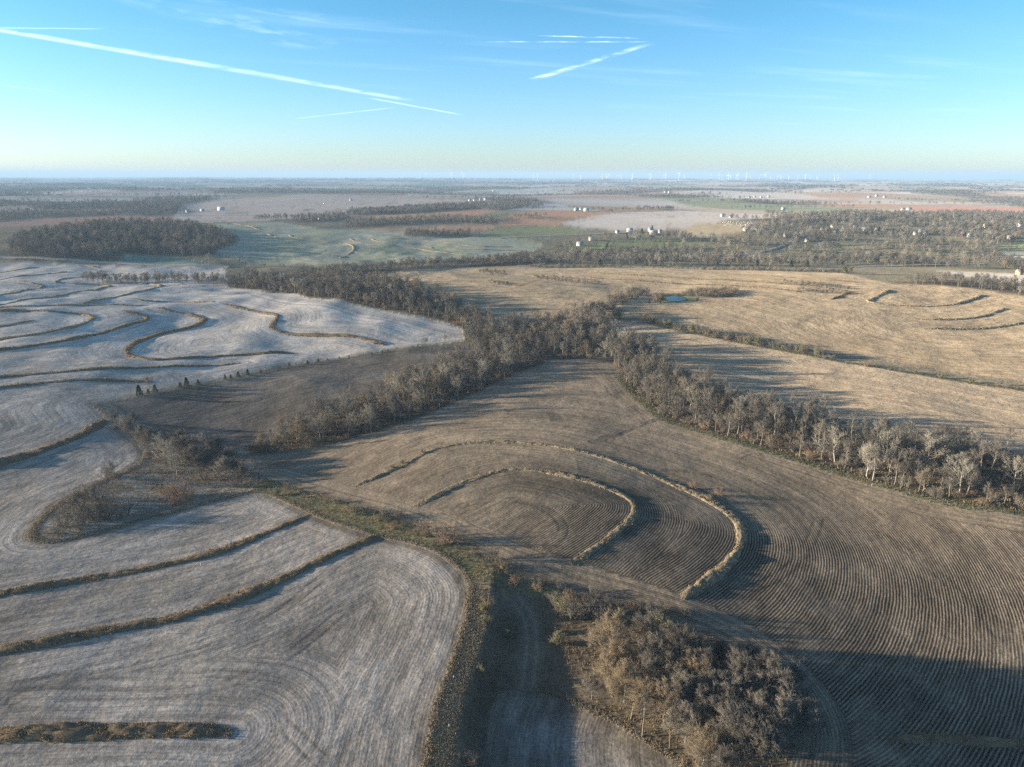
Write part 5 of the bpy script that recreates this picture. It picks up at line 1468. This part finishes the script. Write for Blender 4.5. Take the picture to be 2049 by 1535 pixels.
HS = [
    (1161, 492, 17, 'white single-storey house alone on the lawn below the farm', dict(wall='white', roof='grey', chimney=False)),
    (1183, 481, 11, 'small grey house with pale roof among trees behind the white one', dict(wall='grey', roof='white')),
    (1236, 467, 7, 'little white shed at the left end of the farmyard', dict(nwin=0, name='shed', cat='shed')),
    (1261, 464, 16, 'long white farm shed with pale roof in the farmyard', dict(roof='white', name='shed', cat='shed', nwin=3)),
    (1302, 463, 12, 'two-storey white farmhouse between the evergreens', dict(hgt=5.6, chimney=True, nwin=3)),
    (1308, 469, 18, 'low white machine shed in front of the farmhouse', dict(roof='white', name='shed', cat='shed')),
    (1321, 466, 9, 'white garage at the right end of the farmyard', dict(name='garage', cat='garage', nwin=2)),
    (1503, 516, 14, 'white trailer home beside the curving road', dict(hgt=2.6, rise=.15, depth=4.5, nwin=3)),
    (1446, 434, 9, 'tall white house above the cemetery', dict(hgt=5.5)),
    (1463, 436, 9, 'grey-roofed house above the cemetery trees', dict(roof='dark')),
    (1494, 462, 16, 'long white building below the cemetery', dict(roof='white')),
    (1514, 459, 12, 'white house beside the red tree', dict(hgt=4.6)),
    (1553, 475, 9, 'small white house at the upper end of the village road', dict()),
    (1574, 474, 12, 'white gabled house second along the village road', dict(roof='dark', hgt=4)),
    (1595, 474, 11, 'tan brick house with steep gable at the road bend', dict(wall='tan', roof='brown', hgt=4.5, rise=.6)),
    (1615, 484, 8, 'white shed just below the tan brick house', dict(name='shed', cat='shed')),
    (1646, 460, 9, 'grey house among the upper village trees', dict(wall='grey', roof='grey')),
    (1667, 455, 9, 'cream house at the top of the village', dict(wall='cream')),
    (1672, 468, 12, 'wide white house in the middle of the village', dict(roof='grey')),
    (1686, 464, 10, 'cream house right of the wide white one', dict(wall='cream', roof='dark')),
    (1713, 459, 14, 'blue-grey house with a big pale roof', dict(wall='blue', roof='white', hgt=3.6)),
    (1731, 462, 12, 'white shed with rounded pale roof', dict(roof='white', hgt=4, name='shed', cat='shed')),
    (1757, 463, 15, 'low white house at the right of the pale-roofed shed', dict(roof='white')),
    (1832, 470, 9, 'grey house at the start of the right village group', dict(wall='grey')),
    (1842, 466, 9, 'white house behind the grey one in the right group', dict(hgt=4)),
    (1852, 469, 8, 'small cream house in the right village group', dict(wall='cream')),
    (1926, 472, 13, 'red-walled house with pale roof', dict(wall='red', roof='white', hgt=3.2)),
    (1941, 474, 11, 'grey garage touching the red house', dict(wall='white', roof='grey', name='garage', cat='garage')),
    (1976, 455, 15, 'tan two-storey house at the top right of the village', dict(wall='cream', roof='brown', hgt=5)),
    (1967, 473, 9, 'white house beside the big pale tree', dict()),
    (1992, 476, 12, 'brown-roofed white house right of the big pale tree', dict(roof='brown')),
    (2022, 478, 12, 'cream house by the lawn near the right edge', dict(wall='cream', roof='grey')),
    (2042, 454, 12, 'dark-roofed house at the right edge of the village', dict(wall='grey', roof='dark', hgt=4.5)),
    (1969, 511, 8, 'small white shed near the pale field at the right', dict(name='shed', cat='shed')),
    (2040, 550, 11, 'tan shed at the end of the right frosted field', dict(wall='tan', roof='brown', name='shed', cat='shed')),
    (1154, 422, 12, 'white farmhouse on the far pale slope', dict(hgt=5)),
    (1174, 423, 14, 'long white barn beside the far pale slope farmhouse', dict(roof='white', hgt=4.5, name='barn', cat='barn')),
    (1163, 420, 7, 'small grey shed between the far farmhouse and its barn', dict(wall='grey', name='shed', cat='shed')),
    (376, 426, 7, 'white farmhouse left of the blue shed', dict(hgt=5)),
    (406, 423, 9, 'grey farm building among trees left of the blue shed', dict(wall='blue', roof='grey')),
    (444, 421, 17, 'long blue machine shed at the edge of the pale field', dict(wall='blue', roof='white', hgt=4.5, name='shed', cat='shed', nwin=0, door=False)),
    (604, 440, 7, 'white house at the left of the farm strip', dict(hgt=5)),
    (626, 440, 9, 'white farm shed in the middle of the farm strip', dict(roof='white', name='shed', cat='shed')),
    (640, 439, 6, 'white house at the right of the farm strip', dict(hgt=5)),
    (941, 403, 7, 'white barn first of the four on the pale ridge', dict(hgt=5, name='barn', cat='barn')),
    (950, 402, 6, 'grey shed second of the four on the pale ridge', dict(wall='grey', name='shed', cat='shed')),
    (962, 402, 6, 'white house third of the four on the pale ridge', dict(hgt=5)),
    (972, 401, 8, 'large white barn last of the four on the pale ridge', dict(hgt=7, name='barn', cat='barn', roof='white')),
    (1060, 399, 5, 'white barn alone right of the pale ridge farm', dict(hgt=6, name='barn', cat='barn')),
    (703, 402, 7, 'white barn at the left end of the pale ridge', dict(hgt=6, name='barn', cat='barn')),
    (1500, 396, 6, 'white shed first in the far right farm row', dict(hgt=6, roof='white', name='shed', cat='shed')),
    (1511, 395, 5, 'white house second in the far right farm row', dict(hgt=6)),
    (1524, 396, 6, 'pale barn third in the far right farm row', dict(hgt=6, roof='white', name='barn', cat='barn')),
    (1539, 395, 7, 'long white barn last in the far right farm row', dict(hgt=6, roof='white', name='barn', cat='barn')),
    (1568, 420, 9, 'white farm building on the long field edge', dict(hgt=5, roof='white')),
    (1807, 421, 8, 'white farmhouse on the edge of the red field', dict(hgt=5)),
    (1820, 420, 10, 'grey farm shed on the edge of the red field', dict(wall='grey', name='shed', cat='shed')),
    (1755, 393, 7, 'white barn far beyond the red field', dict(hgt=7, roof='white', name='barn', cat='barn')),
    (1740, 396, 9, 'long white poultry barn far beyond the red field', dict(hgt=5, roof='white', name='barn', cat='barn')),
    (1771, 396, 7, 'second long white barn far beyond the red field', dict(hgt=5, roof='white', name='barn', cat='barn')),
    (46, 386, 5, 'white barn far away near the left edge', dict(hgt=9, roof='white', name='barn', cat='barn')),
    (58, 386, 5, 'white barn right beside the far left one', dict(hgt=9, roof='white', name='barn', cat='barn')),
    (1332, 386, 7, 'white barn far away above the cemetery road', dict(hgt=9, roof='white', name='barn', cat='barn')),
    (1340, 386, 5, 'white farm shed next to the barn far above the cemetery road', dict(hgt=9, roof='white', name='shed', cat='shed')),
    (988, 383, 6, 'white farm building far away above the pale ridge', dict(hgt=9, roof='white')),
]
for i, (px, py, wpx, lab, kw) in enumerate(HS): house(px, py, wpx, lab, rot=(-.35 + .7 * ((i * 37) % 11) / 10.0), **kw)

# gravestones in rows on the slope, and white posts at the terrace drains
stone_me = None
def arch_stone():
    pr = [(-.5, 0), (-.5, .75), (-.35, .98), (0, 1.08), (.35, .98), (.5, .75), (.5, 0)]
    V_ = [(x, -.14, z) for x, z in pr] + [(x, .14, z) for x, z in pr]; n = len(pr)
    F_ = [tuple(range(n)), tuple(range(2 * n - 1, n - 1, -1))] + [(i, i + n, (i + 1) % n + n, (i + 1) % n) for i in range(n)]
    return mesh_from('gravestone', V_, F_)
stone_me = arch_stone(); stone_me.materials.append(paint('pale_stone', (.62, .60, .56)))
k = 0
for rr_ in range(4):
    for cc_ in range(17):
        if gr.uniform(0, 1) < .25: continue
        px, py = 1440 + cc_ * 4.8 + gr.uniform(-1.5, 1.5) + rr_ * 3, 443.5 + rr_ * 2.6 + cc_ * .12
        x, y = at(np.array([px]), np.array([py]))[0]
        o = link('gravestone', stone_me, None, None, (x, y, float(height(x, y)) - .05)); o.scale = (1.3, 1.3, gr.uniform(.9, 1.8)); o.rotation_euler = (0, 0, gr.uniform(-.3, .3))
        tag(o, 'pale gravestone in the rows of the hillside cemetery', 'gravestone', 'gravestones of the cemetery')
def post(px, py, lab):
    x, y = at(np.array([float(px)]), np.array([float(py)]))[0]
    g = Geo(); g.tube([(0, 0, -.3), (0, 0, .6)], [.07, .07], 8); g.tube([(0, 0, .6), (0, 0, .7)], [.10, .04], 8)
    v, f = g.arrays(); o = link('drain_post', mesh_from('drain_post', v, f), PW['white'], None, (x, y, float(height(x, y)))); o.rotation_euler = (.1, .12, 0)
    tag(o, lab, 'drain post', 'white drain posts')
post(403, 1132, 'small white drain post on the upper brown terrace'); post(333, 1268, 'small white drain post on the terrace with the orange edge')
post(908, 1358, 'white drain post on the field bank above the frosted plot'); post(899, 1455, 'lowest white drain post on the field bank'); post(1745, 972, 'white post at the edge of the right wood')

# ------------------------------------------------------------------ wind turbines on the horizon
tw_mat = paint('turbine_white', (.80, .80, .80), .5, .02)
g = Geo(); g.tube([(0, 0, -6), (0, 0, 40), (0, 0, 85)], [3.2, 2.7, 2.0], 8); v, f = g.arrays(); tower = mesh_from('tower', v, f); tower.materials.append(tw_mat)
v, f = box_arr(-2, 2, -3.5, 7, 84, 88.5); nac = mesh_from('nacelle', v, f); nac.materials.append(tw_mat)
g = Geo(); g.tube([(0, 0, 0), (0, 0, 8), (0, 0, 24), (0, 0, 46)], [1.6, 2.4, 1.7, .5], 4); v, f = g.arrays(); v = v * [1, .45, 1]; blade = mesh_from('blade', v, f); blade.materials.append(tw_mat)
TXS = [774, 806, 840, 852, 903, 925, 928, 1067, 1076, 1148, 1162, 1206, 1214, 1219, 1237, 1243, 1265, 1302, 1327, 1332, 1359, 1363, 1370, 1423, 1440, 1444, 1458, 1462, 1474, 1478, 1494, 1502, 1521, 1532, 1543, 1556, 1564, 1579, 1597, 1612, 1622, 1636, 1671, 1678, 1741, 181, 234, 342, 434]
for i, px in enumerate(TXS):
    dist = (11500 + 3500 * gr.random()) if px > 880 else 16000 + 3000 * gr.random()
    if px in (903, 925, 1359, 1363, 1265, 1494, 1532): dist = 10500
    x = (px - 1024.5) / FOC * dist * 1.0 * math.cos(PITCH); y = dist
    e = empty('wind_turbine', (x, y, float(height(x, y))), -.4 + gr.uniform(-.3, .3))
    tag(e, 'white wind turbine standing on the hazy horizon', 'wind turbine', 'wind turbines on the horizon')
    link('tower', tower, None, e); link('nacelle', nac, None, e)
    ph = gr.uniform(0, 2.09)
    for k in range(3):
        b = link('blade', blade, None, e, (0, -5, 86.5)); b.rotation_euler = (0, ph + k * 2.094, 0)

# ------------------------------------------------------------------ labels: look-alikes of a row told apart by their place in it
ONES = ['', 'first', 'second', 'third', 'fourth', 'fifth', 'sixth', 'seventh', 'eighth', 'ninth', 'tenth', 'eleventh', 'twelfth', 'thirteenth', 'fourteenth', 'fifteenth', 'sixteenth', 'seventeenth', 'eighteenth', 'nineteenth']
TENS = {2: ('twentieth', 'twenty'), 3: ('thirtieth', 'thirty'), 4: ('fortieth', 'forty'), 5: ('fiftieth', 'fifty'), 6: ('sixtieth', 'sixty'), 7: ('seventieth', 'seventy'), 8: ('eightieth', 'eighty'), 9: ('ninetieth', 'ninety')}
def ordinal(n):
    if n < 20: return ONES[n]
    n = min(n, 99)
    a, b = divmod(n, 10)
    return TENS[a][0] if b == 0 else TENS[a][1] + '-' + ONES[b]
ROWS = {'trees of the near grove', 'trees of the brush clump', 'bushes of the tan field hedge', 'bushes of the sparse hedge end', 'low bushes of the waterway', 'low bushes above the grove', 'undergrowth of the grove', 'bushes of the brush tongue', 'bushes of the small clump',
        'bushes along the brush draw', 'bushes of the pond thicket', 'bushes of the pond dam', 'low cedars of the far fence line', 'wind turbines on the horizon', 'gravestones of the cemetery', 'trees of the right wood', 'trees of the middle wood', 'trees of the centre wood'}
bylab = {}
for o in scene.objects:
    if o.parent is None and o.get('group') in ROWS: bylab.setdefault(o['label'], []).append(o)
for lab, os_ in bylab.items():
    if len(os_) < 2: continue
    P_ = np.array([o.location[:2] for o in os_]); px, py, _ = frustum(P_[:, 0], P_[:, 1])
    for n, i in enumerate(np.argsort(px)):
        pos = 'leftmost' if n == 0 else 'rightmost' if n == len(os_) - 1 else ordinal(n + 1) + ' from the left'
        w_ = lab.replace(',', '').split()
        if len(w_) + len(pos.split()) > 16: pos = pos.replace(' from the left', '')
        os_[i]['label'] = lab + ', ' + pos

# ------------------------------------------------------------------ air
HAZE_DENSITY = 9.0e-5
far_top = max([float(o.location.z) for o in scene.objects if o.name.startswith('wind_turbine')]) + 134
TOP = max(float(GZ.max()) + 30, far_top, CAM_H + 20) + 4
v, f = box_arr(-52000, 52000, -52000, 52000, float(GZ.min()) - 20, TOP)
hz = link('haze', mesh_from('haze', v, f)); tag(hz, kind='stuff')
m, t = new_mat('haze_air')
pv = t.node('ShaderNodeVolumePrincipled')
pv.inputs['Color'].default_value = (.35, .53, .75, 1); pv.inputs['Density'].default_value = HAZE_DENSITY; pv.inputs['Anisotropy'].default_value = 0.0
o = t.node('ShaderNodeOutputMaterial'); t.l.new(pv.outputs[0], o.inputs['Volume'])
hz.data.materials.append(m)
m.cycles.volume_sampling = 'DISTANCE'
